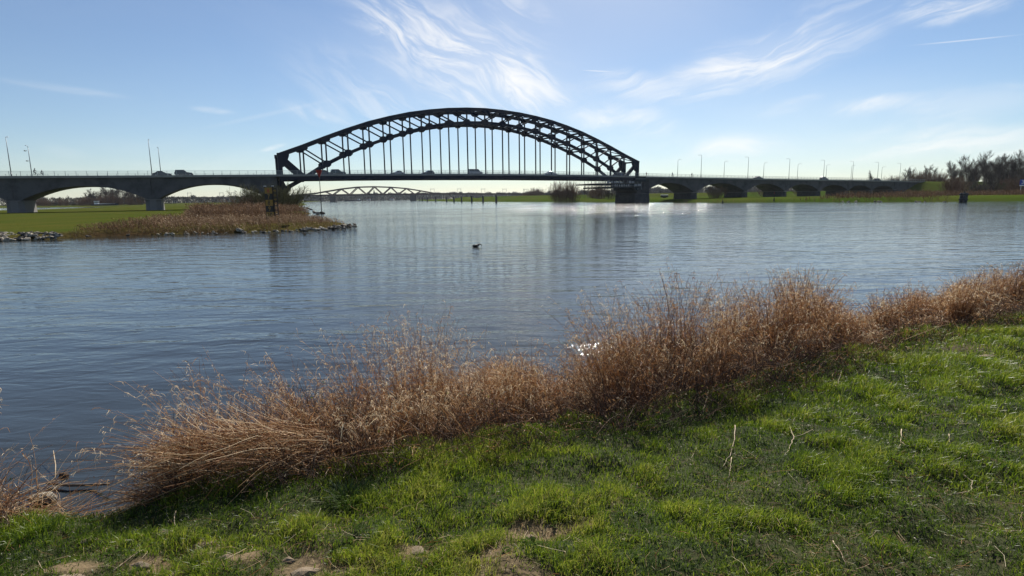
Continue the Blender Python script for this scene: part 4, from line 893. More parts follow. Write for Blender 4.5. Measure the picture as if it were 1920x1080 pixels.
# ------------------------------------------------------------------ reeds and grass, far ones first
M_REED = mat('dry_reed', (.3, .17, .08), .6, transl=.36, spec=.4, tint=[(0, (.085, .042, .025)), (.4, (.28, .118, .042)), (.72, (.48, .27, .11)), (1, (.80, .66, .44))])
M_REEDF = mat('weathered_reed', (.2, .13, .08), .85, transl=.18, spec=.1, tint=[(0, (.060, .038, .026)), (.4, (.17, .098, .055)), (.72, (.30, .20, .115)), (1, (.50, .40, .27))])
def reed_field(name, X, Y, Z, H, lean, w, bend=.25, K=4, plume=.35, tlo=.1, thi=.75, leaf=2):
    N = len(X); t = np.linspace(0, 1, K)
    a = rng.normal(0, .22, (N, 2))+np.array(lean); c = rng.normal(0, bend, (N, 2))+np.array(lean)*.6
    P = np.zeros((N, K, 3)); P[..., 0] = X[:, None]+H[:, None]*(a[:, :1]*t+c[:, :1]*t*t); P[..., 1] = Y[:, None]+H[:, None]*(a[:, 1:]*t+c[:, 1:]*t*t)
    P[..., 2] = Z[:, None]+H[:, None]*(t-.12*t*t*np.abs(c).sum(1)[:, None])
    W = np.full((N, K), w)*np.linspace(1, .5, K); tt = rng.uniform(tlo, thi, N); parts = [ribbons(P, W, rsides(N), tt)]
    if plume:
        k = rng.random(N) < plume; Pk = P[k]; d = norm(Pk[:, -1]-Pk[:, -2]); n_ = k.sum(); L_ = H[k]*.13
        e = Pk[:, -1]+d*L_[:, None]+np.stack([lean[0]*L_+rng.normal(0, .03, n_), rng.normal(0, .03, n_), -L_*.2], 1)
        parts.append(ribbons(np.stack([Pk[:, -1]-d*.02, (Pk[:, -1]+e)/2, e], 1), np.stack([np.full(n_, w), np.full(n_, w*3.2), np.full(n_, w)], 1), rsides(n_), np.clip(tt[k]+.15, 0, 1)))
    for _ in range(leaf):
        i = rng.integers(1, K-1, N) if K > 2 else np.zeros(N, int); b = P[np.arange(N), i]; th = rng.uniform(0, 2*pi, N); L_ = H*rng.uniform(.12, .3, N)
        o = np.stack([np.cos(th)*L_*.6+lean[0]*L_, np.sin(th)*L_*.6, L_*.5], 1); e = b+o*1.5; e[:, 2] -= L_*.5
        parts.append(ribbons(np.stack([b, b+o, e], 1), np.stack([np.full(N, w), np.full(N, w*1.4), np.full(N, w*.3)], 1), rsides(N), np.clip(tt+rng.uniform(0, .3, N), 0, 1)))
    V, Q, T = join(parts); o = obj_me(name, mesh_np(name, V, Q, M_REEDF, T)); return tag(o, kind='stuff')
n = 62000; X = rng.uniform(-62, -15, n); Y = rng.uniform(38, 118, n); d = sdist(X, Y, LEFT); px = px_of(X, Y); z = left_z(X, Y)
wd = np.interp(px, [120, 180, 260, 330, 430, 560, 660], [.5, 4, 10, 20, 36, 30, 30])*(.8+.5*vnoise(X, Y, 7, 2, 5))
k = (d > .02) & (d < wd) & (px > 118) & (rng.random(n) < np.clip(1.3-Y/110, .25, 1)) & ~((Y > 66) & (px < 350)) ; X, Y, z, px, d = X[k], Y[k], z[k], px[k], d[k]
H = (.75+.5*vnoise(X, Y, 3, 3, 6)+.25*rng.random(len(X)))*np.interp(d, [0, .2, 1.5, 5], [.3, .6, .95, 1.1])*np.interp(px, [120, 200, 300, 600, 650], [.5, .8, 1, 1, .75]); H *= np.where((px > 365) & (Y > 62), 1.2, .55)*(.55+.9*vnoise(X, Y, 1.4, 2, 61)); m_ = ((px > 365) & (Y > 62)) | (vnoise(X, Y, 5, 2, 62) > .6)
reed_field('groyne_reeds', X[~m_], Y[~m_], z[~m_], H[~m_], (-.22, .0), .034, tlo=.1, thi=.8)
reed_field('tall_brown_reeds', X[m_], Y[m_], z[m_], H[m_], (-.12, .0), .034, tlo=0, thi=.5)
# second headland reeds
n = 9000; X = rng.uniform(-70, -38, n); Y = rng.uniform(98, 160, n); z = left_z(X, Y); px = px_of(X, Y); k = (z > .1) & (px > 470); reed_field('headland_reeds', X[k], Y[k], z[k], rng.uniform(.7, 1.4, k.sum()), (-.15, 0), .06, thi=.6, leaf=1)
# far right bank reeds
n = 60000; X = rng.uniform(55, 330, n); Y = rng.uniform(120, 330, n); d = sdist(X, Y, RIGHT); px = px_of(X, Y)
wd = np.interp(px, [1440, 1530, 1560, 1640, 1720, 1745, 1800, 1900], [1.5, 4, 30, 45, 60, 20, 0, 0]); wu = (px > 1700) & (d > 34) & (d < 100)
k = ((d > .3) & (d < wd)) | wu; X, Y, d, px = X[k], Y[k], d[k], px[k]; z = right_z(X, Y); X, Y, z, px = X[z < 7], Y[z < 7], z[z < 7], px[z < 7]
reed_field('far_bank_reeds', X, Y, z, rng.uniform(.9, 2.0, len(X))*np.interp(px, [1440, 1560, 1600, 1900], [.4, .7, 1, .9])*(.5+vnoise(X, Y, 9, 2, 81)), (-.1, 0), .10, tlo=0, thi=.34, leaf=1)

# ------------------------------------------------------------------ lawn on the near bank
M_GRASS = mat('grass_blades', (.05, .1, .02), .42, transl=.48, spec=.5, tint=[(0, (.022, .046, .006)), (.3, (.085, .145, .010)), (.6, (.21, .28, .018)), (.8, (.33, .34, .05)), (.88, (.30, .25, .11)), (1, (.50, .42, .24))])
def in_view(X, Y, Z, mx=.12):
    Rm = np.array(CAM_R); q = np.stack([X, Y, Z-CAM_H], 1) @ Rm; dd = -q[:, 2]; x = FPX*q[:, 0]/dd/960; y = FPX*q[:, 1]/dd/540
    return (dd > .5) & (np.abs(x) < 1+mx*2) & (y > -1-mx*2.5) & (y < 1.2), dd
n = 820000
Yr = 1.6+(rng.random(n)**1.55)*12.5; Xr = rng.uniform(-1, 1, n)*(Yr*1.15+.8)+Yr*.08
s_, zc_, ar_ = crest_info(Xr, Yr); keep = (s_ > -.12-.15*rng.random(n))
thin = np.clip((vnoise(Xr, Yr, .9, 3, 71)-.44)*7, 0, 1)*np.clip((4.6-Yr)/1.6, 0, 1)
tall = np.clip(.5-.10*thin+(vnoise(Xr, Yr, .14, 2, 9)-.5)*.9+(vnoise(Xr, Yr, .30, 2, 19)-.5)*1.7, 0, 1); wear = soil_mask(Xr, Yr)
keep &= rng.random(n) < np.clip(1.05-wear*.93, .05, 1)*np.clip(.50+.8*tall, 0, 1)
Xr, Yr, s_, tall, wear = Xr[keep], Yr[keep], s_[keep], tall[keep], np.maximum(wear, thin*.14)[keep]
Zr = near_z(Xr, Yr); v_, dd_ = in_view(Xr, Yr, Zr); Xr, Yr, Zr, s_, tall, wear, dd_ = [a[v_] for a in (Xr, Yr, Zr, s_, tall, wear, dd_)]
N = len(Xr); big = vnoise(Xr, Yr, 1.6, 3, 12)
lush = np.clip(1.25-s_*.5, 0, 1)*.6+np.clip((Xr-1.0)/3, 0, 1)*.55     # longer along the reeds and to the right
H = (.018+.034*rng.random(N)**1.5+.042*np.clip(tall-.45, 0, 1)*2.4)*(.7+.75*lush)*(1-.4*np.clip(wear, 0, 1))
H = np.minimum(H, .16)
th = rng.uniform(0, 2*pi, N); ln = rng.uniform(.15, .95, N); dx, dy = np.cos(th)*ln*H+.12*H, np.sin(th)*ln*H
P = np.zeros((N, 3, 3)); P[:, 0] = np.stack([Xr, Yr, Zr-.006], 1); P[:, 1] = P[:, 0]+np.stack([dx*.35, dy*.35, H*.62], 1); P[:, 2] = P[:, 0]+np.stack([dx*1.1, dy*1.1, H*(1.05-.35*ln)], 1)
wb = np.clip(.0019+.0006*dd_, .003, .009)*rng.uniform(.7, 1.3, N); W = np.stack([wb, wb*.85, wb*.1], 1)
tt = np.clip(.16+.50*big+.42*(tall-.5)+rng.normal(0, .16, N)+.10*np.clip(wear, 0, 1), 0, .82)
dry = rng.random(N) < (.08+.40*np.clip(wear, 0, 1)+.10*(vnoise(Xr, Yr, .7, 3, 15) > .58)); tt = np.where(dry, rng.uniform(.82, 1, N), tt)
P[dry, 1, 2] -= H[dry]*.35; P[dry, 2, 2] -= H[dry]*.55
V, Q, T = ribbons(P, W, rsides(N), tt); tag(obj_me('lawn_grass', mesh_np('lawn_grass', V, Q, M_GRASS, T)), kind='stuff')
# short dead litter lying in the lawn
n = 16000; Yr = 1.7+(rng.random(n)**1.5)*9; Xr = rng.uniform(-1, 1, n)*(Yr*1.1+.6); s_, _, _ = crest_info(Xr, Yr); k = (s_ > -.25) & (rng.random(n) < .25+np.clip(vnoise(Xr, Yr, .5, 3, 21)-.4, 0, 1)*3); Xr, Yr = Xr[k], Yr[k]
Zr = near_z(Xr, Yr)+rng.uniform(.004, .03, len(Xr)); N = len(Xr); th = rng.uniform(0, 2*pi, N); L_ = rng.uniform(.02, .075, N); d = np.stack([np.cos(th)*L_, np.sin(th)*L_, rng.normal(0, .25, N)*L_], 1)
b = np.stack([Xr, Yr, Zr], 1); P = np.stack([b-d, b+np.stack([d[:, 1]*.2, -d[:, 0]*.2, L_*.1], 1), b+d], 1)
V, Q, T = ribbons(P, np.full((N, 3), .0032), rsides(N)*np.array([.4, .4, 1]), rng.uniform(.2, 1, N)); tag(obj_me('straw_litter', mesh_np('straw_litter', V, Q, M_REED, T)), kind='stuff')

# ------------------------------------------------------------------ dry reeds and scrub along the near waterline
CX = np.array([c[0] for c in CREST]); CY = np.array([c[1] for c in CREST]); ARCN = np.array(ARC)
def crest_pt(a):
    x, y = np.interp(a, ARCN, CX), np.interp(a, ARCN, CY); x2, y2 = np.interp(a+.15, ARCN, CX), np.interp(a+.15, ARCN, CY); x1, y1 = np.interp(a-.15, ARCN, CX), np.interp(a-.15, ARCN, CY)
    t = norm(np.stack([x2-x1, y2-y1], 1)); return x, y, -t[:, 1], t[:, 0]       # outward normal (to the water)
PXA = [0, 60, 190, 400, 600, 850, 1000, 1200, 1400, 1600, 1750, 1920]; AA = [ARC[3+i] for i in range(12)]
ENVX = [-80, 0, 25, 60, 70, 190, 240, 300, 360, 410, 460, 500, 560, 610, 650, 700, 740, 790, 850, 900, 950, 1000, 1050, 1100, 1130, 1160, 1200, 1250, 1290, 1340, 1400, 1430, 1490, 1560, 1610, 1650, 1700, 1760, 1800, 1840, 1900, 2000]
ENVY = [760, 770, 790, 900, 960, 900, 780, 745, 700, 690, 655, 630, 632, 622, 596, 632, 640, 615, 612, 645, 662, 672, 682, 672, 578, 555, 550, 532, 530, 560, 538, 535, 520, 548, 590, 560, 535, 555, 525, 512, 500, 498]
RI = np.linalg.inv(np.array(CAM_R)); 
def env_height(X, Y, Z, extra=0):
    px = px_of(X, Y); py = np.interp(px, ENVX, ENVY); Rm = np.array(CAM_R)
    dxy = np.stack([(px-960)/FPX, (540-py)/FPX, -np.ones(len(X))], 1) @ Rm.T; t = np.hypot(X, Y)/np.hypot(dxy[:, 0], dxy[:, 1])
    return CAM_H+dxy[:, 2]*t-Z, px
def band(n, o0, o1, pw=1.0, a0=AA[0]-2.2, a1=AA[-1]+5):
    a = rng.uniform(a0, a1, n); w_ = bank_w(a); o = (o0+(o1-o0)*rng.random(n)**pw)*w_; x, y, nx, ny = crest_pt(a); X = x+nx*o+rng.normal(0, .04, n); Y = y+ny*o+rng.normal(0, .04, n)
    Z = np.maximum(near_z(X, Y), -.12); px = px_of(X, Y); gap = (px > 48) & (px < np.interp(o/w_, [-.3, 0, 1], [260, 330, 400]))
    return X[~gap], Y[~gap], Z[~gap], a[~gap], px[~gap], (o/w_)[~gap]
# tall stems with leaves, in tussocks with looser stems between
Xc, Yc, Zc, ac, pxc, oc = band(300, .0, 1.15, .9); nt = len(Xc); per = rng.integers(14, 62, nt); ti = np.repeat(np.arange(nt), per); n = len(ti)
rad = rng.uniform(.05, .16, nt)[ti]*rng.random(n)**.6; th = rng.uniform(0, 2*pi, n); X = Xc[ti]+rad*np.cos(th); Y = Yc[ti]+rad*np.sin(th)
hf = np.where(rng.random(nt) < .46, rng.uniform(.92, 1.24, nt), rng.uniform(.36, .66, nt))[ti]*rng.uniform(.62, 1.02, n); tl = rng.normal(0, .13, (nt, 2))[ti]; ttn = rng.normal(0, .13, nt)[ti]; fan = np.stack([np.cos(th), np.sin(th)], 1)*(rad/.16*.20)[:, None]
Xs, Ys, Zs, as_, pxs, os_ = band(3000, -.08, 1.25, .8); m2 = len(Xs)
X = np.r_[X, Xs]; Y = np.r_[Y, Ys]; hf = np.r_[hf, rng.uniform(.22, .72, m2)]; tl = np.r_[tl, np.zeros((m2, 2))]; fan = np.r_[fan, np.zeros((m2, 2))]; ttn = np.r_[ttn, rng.normal(0, .1, m2)]
Xl, Yl, _, _, _, _ = band(520, -.05, 1.1, .8, AA[0]-1.3, AA[1]-.25); m3 = len(Xl); X = np.r_[X, Xl]; Y = np.r_[Y, Yl]; hf = np.r_[hf, rng.uniform(.4, 1.1, m3)]; tl = np.r_[tl, rng.normal(0, .12, (m3, 2))]; fan = np.r_[fan, np.zeros((m3, 2))]; ttn = np.r_[ttn, rng.normal(.05, .1, m3)]
Z = np.maximum(near_z(X, Y), -.12); eh, px = env_height(X, Y, Z); H = np.clip(eh*hf*np.interp(px, [60, 250, 330, 420], [1, .55, .72, 1]), .1, 1.6); N = len(X); K = 7; t = np.linspace(0, 1, K)
leanx = np.interp(px, [0, 60, 200, 330, 480, 650, 800, 1000, 1130, 1300, 1900], [-.25, -.35, -.6, -.46, -.40, -.22, -.10, -.16, -.12, -.04, .10])
a1_ = np.stack([leanx*.55+rng.normal(0, .07, N), rng.normal(.02, .07, N)], 1)+tl+fan; c1 = np.stack([leanx*.6+rng.normal(0, .16, N), rng.normal(0, .16, N)], 1)
flat = rng.random(N) < np.interp(px, [180, 330, 500, 900, 2000], [.55, .3, .12, .06, .05]); c1[flat] *= 2.2; a1_[flat] *= 1.5
P = np.zeros((N, K, 3)); zz = 1-.5*np.clip(np.hypot(a1_[:, 0]+c1[:, 0], a1_[:, 1]+c1[:, 1]), 0, 1.5)**1.5*.6
P[..., 0] = X[:, None]+H[:, None]*(a1_[:, :1]*t+c1[:, :1]*t**2.2); P[..., 1] = Y[:, None]+H[:, None]*(a1_[:, 1:]*t+c1[:, 1:]*t**2.2); P[..., 2] = Z[:, None]+H[:, None]*(t-(1-zz[:, None])*t**2)
P[:, 1:] += rng.normal(0, .006, (N, K-1, 3)); dcam = np.hypot(X, Y); ws = np.clip(.0011+.00042*dcam, .0028, .0055)
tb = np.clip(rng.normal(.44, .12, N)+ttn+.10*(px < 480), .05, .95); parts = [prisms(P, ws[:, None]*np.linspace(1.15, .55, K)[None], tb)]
def leaves(P, H, tb, n, f0, f1, l0, l1, w, droop, tadd, flip=None):
    N, K, _ = P.shape; i = np.repeat(np.arange(N), n); t = rng.uniform(f0, f1, N*n)*(K-1); j = np.minimum(t.astype(int), K-2); f = (t-j)[:, None]
    b = P[i, j]*(1-f)+P[i, j+1]*f; d = norm(P[i, j+1]-P[i, j]); th = rng.uniform(0, 2*pi, N*n); L_ = rng.uniform(l0, l1, N*n)
    u_ = norm(d*rng.uniform(.3, 1.1, N*n)[:, None]+np.stack([np.cos(th)*.7, np.sin(th)*.7, np.zeros(N*n)], 1)); dr = np.zeros((N*n, 3)); dr[:, 2] = -droop*L_*rng.uniform(.2, 1.6, N*n)
    m = b+u_*L_[:, None]*.45; m2 = b+u_*L_[:, None]*.8+dr*.45; e = b+u_*L_[:, None]*.95+dr*1.1+rng.normal(0, .012, (N*n, 3))
    dc = np.hypot(b[:, 0], b[:, 1]); ww = w*(1+.10*np.clip(dc-4, 0, 6)); Wd = np.stack([ww*.5, ww, ww*.8, ww*.15], 1)
    return ribbons(np.stack([b, m, m2, e], 1), Wd, norm(rng.normal(size=(N*n, 3))), np.clip(tb[i]+tadd+rng.normal(0, .13, N*n), 0, 1))
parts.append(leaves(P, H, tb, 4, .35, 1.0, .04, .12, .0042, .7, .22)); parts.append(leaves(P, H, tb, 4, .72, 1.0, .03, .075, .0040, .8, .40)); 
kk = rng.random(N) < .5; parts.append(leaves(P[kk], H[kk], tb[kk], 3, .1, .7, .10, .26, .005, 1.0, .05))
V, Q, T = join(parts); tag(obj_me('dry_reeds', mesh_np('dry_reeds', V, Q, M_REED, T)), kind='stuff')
# tangle of thin dark scrub below
M_SCRUB = mat('dark_scrub_twigs', (.05, .03, .02), .85, transl=.12, tint=[(0, (.022, .013, .010)), (.5, (.075, .038, .026)), (.8, (.14, .085, .05)), (.9, (.30, .22, .13)), (1, (.42, .34, .22))])
X, Y, Z, a, px, o = band(26000, -.22, 1.1, 1.0); eh, px = env_height(X, Y, Z); N = len(X); cl = vnoise(a, o, .4, 3, 41)
H = np.clip(eh*(.20+.42*rng.random(N))*(.7+.6*cl), .06, .62)*np.interp(o, [-.22, .1], [.45, 1]); th = rng.uniform(0, 2*pi, N); K = 5; t = np.linspace(0, 1, K); D = norm(np.stack([np.cos(th)*.6+np.interp(px, [200, 500, 900], [-.5, -.25, 0]), np.sin(th)*.6, rng.uniform(.3, 1.5, N)], 1))
P, W = grow(rng, np.stack([X, Y, Z], 1), D, H*1.15, np.full(N, .0042), np.full(N, .0022), -.02, K, .16); tb = np.clip(rng.beta(1.6, 2.2, N), 0, 1); parts = [prisms(P, W, tb)]
s, d, l, w = kids(rng, P, W, 2, (.3, 1.0), .3, 1, (.3, .6)); P2, W2 = grow(rng, s, d, l, w*0+.0026, w*0+.0014, .03, 3, .15); parts.append(ribbons(P2, W2, norm(rng.normal(size=(len(P2), 3))), rng.random(len(P2))*.8))
V, Q, T = join(parts); tag(obj_me('dark_scrub', mesh_np('dark_scrub', V, Q, M_SCRUB, T)), kind='stuff')
# small curled dead leaves and bits through the tangle, and a few spring buds
i = rng.integers(0, len(P2), 30000); b = P2[i, rng.integers(0, 3, 30000)]; u_ = norm(rng.normal(size=(30000, 3)))*rng.uniform(.006, .018, (30000, 1)); P = np.stack([b, b+u_, b+u_*1.7+np.array([0, 0, -.006])], 1)
W = np.stack([np.full(30000, .003), np.full(30000, .0065), np.full(30000, .002)], 1); V, Q, T = ribbons(P, W, norm(rng.normal(size=(30000, 3))), rng.beta(1.6, 1.8, 30000)); tag(obj_me('dead_leaves', mesh_np('dead_leaves', V, Q, M_REED, T)), kind='stuff')
M_BUD = mat('spring_leaf', (.12, .17, .02), .6, transl=.4); i = rng.integers(0, len(P2), 2600); b = P2[i, 2]; ok = vnoise(b[:, 0], b[:, 1], .5, 2, 51) > .55; b = b[ok]; n = len(b); u_ = norm(rng.normal(size=(n, 3)))*.010
V, Q, T = ribbons(np.stack([b, b+u_, b+u_*1.8], 1), np.stack([np.full(n, .003), np.full(n, .011), np.full(n, .002)], 1), norm(rng.normal(size=(n, 3))), rng.random(n)); tag(obj_me('spring_leaves', mesh_np('spring_leaves', V, Q, M_BUD, T)), kind='stuff')
# flattened straw at the left end and the pale mat in the middle
def straw(name, n, a0, a1, o0, o1, lx, ly, L0, L1, zoff, tlo, thi, wd=.0042):
    a = rng.uniform(a0, a1, n); w_ = bank_w(a); o = rng.uniform(o0, o1, n)*w_; x, y, nx, ny = crest_pt(a); X = x+nx*o; Y = y+ny*o; Z = np.maximum(near_z(X, Y), 0)+zoff*rng.random(n)**.7
    L_ = rng.uniform(L0, L1, n); D = norm(np.stack([lx+rng.normal(0, .35, n), ly+rng.normal(0, .35, n), rng.normal(.12, .2, n)], 1)); P, W = grow(rng, np.stack([X, Y, Z], 1), D, L_, np.full(n, wd), np.full(n, wd*.5), -.045, 6, .12)
    gz = np.maximum(near_z(P[..., 0].ravel(), P[..., 1].ravel()), 0).reshape(P.shape[:2])+.012; P[..., 2] = np.maximum(P[..., 2], gz)
    V, Q, T = prisms(P, W, rng.uniform(tlo, thi, n)); tag(obj_me(name, mesh_np(name, V, Q, M_REED, T)), kind='stuff')
straw('flattened_straw', 2300, AA[2]+.52, AA[3]+.75, -.14, .75, -.9, -.05, .25, .62, .34, .35, .98)
straw('flattened_straw', 260, AA[2]+.2, AA[2]+.5, -.1, .3, -.7, -.1, .10, .25, .08, .3, .9)
straw('flattened_straw', 2600, AA[3]+.5, AA[-1]+1, -.16, .9, -.3, .1, .18, .5, .22, .1, .85, .0036)
straw('straw_mat', 2600, AA[6]-.1, AA[7]-.05, .75, 1.25, -.5, .3, .2, .45, .42, .6, 1.0)
straw('left_straw', 900, AA[0]-.9, AA[1]-.12, -.1, 1.0, .15, .2, .25, .6, .30, .4, 1.0)

# ------------------------------------------------------------------ flat stones and dead stalks in the lawn
M_SLAB = mat('lawn_stone', (.34, .27, .19), .95, spec=.05, noise=(14, (.20, .16, .115), .42, .62), bump=(40, .6, .01))
SLAB = [rock_mesh('slab', M_SLAB, 60+i, 1.0) for i in range(4)]
def lawn_point(px, py):
    z = .9
    for _ in range(6):
        g = ground_at(px, py, z); z = float(near_z(np.array([g.x]), np.array([g.y]))[0])
    return Vector((g.x, g.y, z))
for i, (px, py, L_, W_, rz, lab) in enumerate(((385, 1022, .125, .055, .45, 'largest flat tan stone in the grass near the lower left'), (163, 1014, .06, .03, .35, 'small flat stone in the grass below the inlet'), (262, 1061, .06, .028, .2, 'rounded grey stone just above the lower edge at left'),
        (328, 1078, .09, .045, .5, 'flat stone cut by the lower photo edge below the largest stone'), (128, 1082, .08, .04, .3, 'flat stone at the lower left photo edge'), (310, 1001, .06, .025, .4, 'narrow stone slab above and left of the largest flat stone'), (424, 1047, .05, .03, .3, 'small stone right below the largest flat stone'),
        (538, 1050, .055, .03, .1, 'pale small stone left of the middle by the lower edge'), (578, 1072, .09, .045, .2, 'pale broad stone at the lower edge left of the middle'), (780, 1033, .055, .04, -.2, 'stone with a dark hollow beside it in the bare soil'), (788, 1052, .07, .035, .0, 'flat pale stone just below the one with the hollow'),
        (992, 1008, .05, .03, .2, 'pale stone in the bare patch right of the middle'), (1862, 668, .16, .07, .1, 'flat pinkish stone in a worn spot of the lawn near the right edge'), (1500, 652, .14, .05, .1, 'low stone at the edge of the lawn under the reeds'))):
    g = lawn_point(px, py); o = obj_me('flat_stone', SLAB[i % 4], None, (g.x, g.y, g.z-.008)); o.scale = (L_, W_, .03); o.rotation_euler = (random.uniform(-.06, .06), random.uniform(-.06, .06), rz); tag(o, lab, 'stone')
M_STALK = mat('pale_dead_stalk', (.55, .44, .29), .7, noise=(30, (.38, .27, .16), .4, .65), transl=.1)
def stalk(pix, r, lift, lab, side=()):
    """pix: pixel polyline on the lawn, lifted a little off the ground"""
    pts = [lawn_point(*p)+Vector((0, 0, l)) for p, l in zip(pix, lift)]
    fine = []
    for a, b in zip(pts[:-1], pts[1:]):
        for k in range(4): fine.append(a.lerp(b, k/4)+Vector((random.gauss(0, .0025), random.gauss(0, .0025), abs(random.gauss(0, .002)))))
    fine.append(pts[-1]); e = MB().tube(fine, list(np.linspace(r, r*.45, len(fine))), 6)
    for q in side:
        sp = [lawn_point(*p)+Vector((0, 0, .03)) for p in q]; e.tube(sp, list(np.linspace(r*.6, r*.3, len(sp))), 5)
    tag(e.build('dead_stalk', M_STALK, None, smooth=True), lab, 'dead stalk', 'pale dead stalks on the lawn')
STK = [([(1378, 805), (1377, 830), (1368, 858), (1352, 880)], [.07, .05, .03, .01], 'upright pale stalk in the lawn right of the middle, bent at its foot', ()), ([(1372, 862), (1369, 878), (1367, 895)], [.03, .02, .01], 'short pale stalk just below the upright one', ()),
       ([(1480, 803), (1488, 825), (1482, 838), (1470, 856)], [.06, .05, .03, .01], 'crooked pale stalk with a side branch in the right part of the lawn', ([(1484, 828), (1505, 822), (1524, 812)],)), ([(1690, 812), (1690, 838), (1672, 856)], [.06, .03, .01], 'forked pale stalk in the lawn toward the right', ([(1688, 836), (1702, 846)],)),
       ([(1778, 820), (1783, 835), (1780, 850)], [.05, .03, .01], 'short curved stalk near the right photo edge', ()), ([(1770, 868), (1808, 896), (1822, 908), (1820, 926), (1775, 930)], [.01, .03, .05, .03, .01], 'long hooked stalk lying near the right photo edge', ()),
       ([(1566, 740), (1575, 715), (1577, 706), (1566, 705)], [.0, .10, .12, .10], 'hooked pale stalk standing where reeds meet lawn', ([(1562, 716), (1570, 738)],)), ([(1318, 775), (1325, 750), (1331, 728)], [.0, .05, .09], 'thin bent stalk leaning out of the reeds on the right', ()),
       ([(1215, 752), (1240, 740), (1267, 729)], [.01, .06, .10], 'pale broken stem sticking out of the reed foot', ([(1250, 738), (1254, 742)],)), ([(1070, 750), (1120, 746), (1162, 743)], [.16, .17, .15], 'pale forked branch hanging in the scrub in the middle', ([(1124, 746), (1122, 770)], [(1146, 745), (1136, 772)])),
       ([(330, 965), (326, 985), (328, 1017)], [.06, .03, .0], 'curved thin stalk over the stones at the lower left', ()), ([(210, 1074), (235, 1056), (266, 1037)], [.01, .02, .03], 'straight pale straw lying diagonally at the lower left', ()),
       ([(237, 1014), (238, 1026)], [.02, .01], 'tiny upright straw between the stones at lower left', ()), ([(258, 1012), (273, 1000)], [.01, .02], 'tiny slanted straw between the stones at lower left', ()), ([(1560, 1022), (1580, 1046), (1586, 1062)], [.05, .02, .01], 'thin dark stalk near the lower edge right of the middle', ()),
       ([(640, 905), (650, 890), (647, 878)], [.01, .05, .08], 'yellowish crooked sprig at the reed edge left of the middle', ()), ([(605, 900), (622, 876)], [.01, .05], 'pale straight straw leaning at the reed edge left of the middle', ()), ([(1878, 1000), (1920, 998)], [.02, .02], 'pale straw lying at the right photo edge', ()),
       ([(700, 1055), (734, 1036)], [.01, .02], 'brown straw lying over the bare soil in the middle', ()), ([(1650, 765), (1635, 752), (1660, 748)], [.01, .03, .03], 'bent straw in the bright grass of the right lawn', ())]
for pix, lift, lab, sd in STK: stalk(pix, .0026 if pix[0][1] > 900 else .0036, [l*.45 for l in lift], lab, sd)
# tiny plants in the turf: broad dark tufts
M_TUFT = mat('dark_tuft', (.02, .045, .012), .5, transl=.3, tint=[(0, (.018, .036, .006)), (1, (.09, .15, .02))])
for px, py, R_, lab in ((655, 940, .13, 'dark rush tuft in a hollow of the lawn left of the middle'),):
    g = lawn_point(px, py); n = 420; th = rng.uniform(0, 2*pi, n); r_ = R_*rng.random(n)**.6; S = np.stack([g.x+r_*np.cos(th), g.y+r_*np.sin(th), np.full(n, g.z-.01)], 1); Hh = rng.uniform(.03, .095, n); ln = rng.uniform(.2, 1.0, n)
    P = np.stack([S, S+np.stack([np.cos(th)*ln*Hh*.4, np.sin(th)*ln*Hh*.4, Hh*.75], 1), S+np.stack([np.cos(th)*ln*Hh*1.3, np.sin(th)*ln*Hh*1.3, Hh], 1)], 1); V, Q, T = ribbons(P, np.stack([np.full(n, .005), np.full(n, .0045), np.full(n, .0008)], 1), rsides(n), rng.random(n))
    tag(obj_me('grass_tuft', mesh_np('grass_tuft', V, Q, M_TUFT, T)), lab, 'grass tuft')
M_WEED = mat('weed_leaves', (.05, .1, .02), .9, transl=.3, spec=.05, tint=[(0, (.022, .045, .008)), (1, (.11, .17, .02))])
# broad leaved weeds and clover pressed between the blades
n = 420; Yw = 1.9+rng.random(n)**1.3*6; Xw = rng.uniform(-1, 1, n)*(Yw*1.05+.3); s_, _, _ = crest_info(Xw, Yw); k = s_ > .05; Xw, Yw = Xw[k], Yw[k]; n = len(Xw); Zw = near_z(Xw, Yw)
idx = np.repeat(np.arange(n), 7); th = rng.uniform(0, 2*pi, n*7); L_ = rng.uniform(.014, .032, n)[idx]; b = np.stack([Xw[idx]+rng.normal(0, .01, n*7), Yw[idx]+rng.normal(0, .01, n*7), Zw[idx]+rng.uniform(.004, .02, n*7)], 1); d = np.stack([np.cos(th), np.sin(th), rng.uniform(.1, .7, n*7)], 1)*L_[:, None]
P = np.stack([b, b+d*.35, b+d*.75, b+d+np.stack([0*L_, 0*L_, -L_*.25], 1)], 1); sd = np.stack([-np.sin(th), np.cos(th), rng.normal(0, .2, n*7)], 1); W = L_[:, None]*np.array([.12, .42, .40, .06])[None]
V, Q, T = ribbons(P, W, sd, np.clip(rng.normal(.32, .12, n)[idx]+rng.normal(0, .05, n*7), 0, .78)); tag(obj_me('lawn_weeds', mesh_np('lawn_weeds', V, Q, M_WEED, T)), kind='stuff')
# wet things at the inlet
g = ground_at(78, 932, .05); o = place_rock(g.x, g.y, .04, .11, False, 'pale wet stone glinting in the little inlet at the left', 'rocks along the inlet')
g = ground_at(120, 893, 0); o = place_rock(g.x, g.y, .0, .07, True, 'small mossy stone in the water of the little inlet', 'rocks along the inlet')
st = MB().tube([ground_at(103, 905, -.02), ground_at(104, 872, .05)+Vector((0, 0, 0)), ground_at(100, 845, .10)], [.006, .005, .003], 5).build('dead_stalk', M_STALK, None, True); tag(st, 'thin stick standing in the water of the little inlet', 'stick')
M_LOG = mat('wet_branch', (.05, .035, .025), .6, noise=(20, (.1, .075, .05), .4, .6))
tag(MB().tube([ground_at(88, 906, .03), ground_at(130, 910, .035), ground_at(175, 909, .03), ground_at(205, 908, .08)], [.012, .014, .012, .008], 7).build('branch', M_LOG, None, True), 'thin dark branch lying across the mouth of the inlet', 'branch')
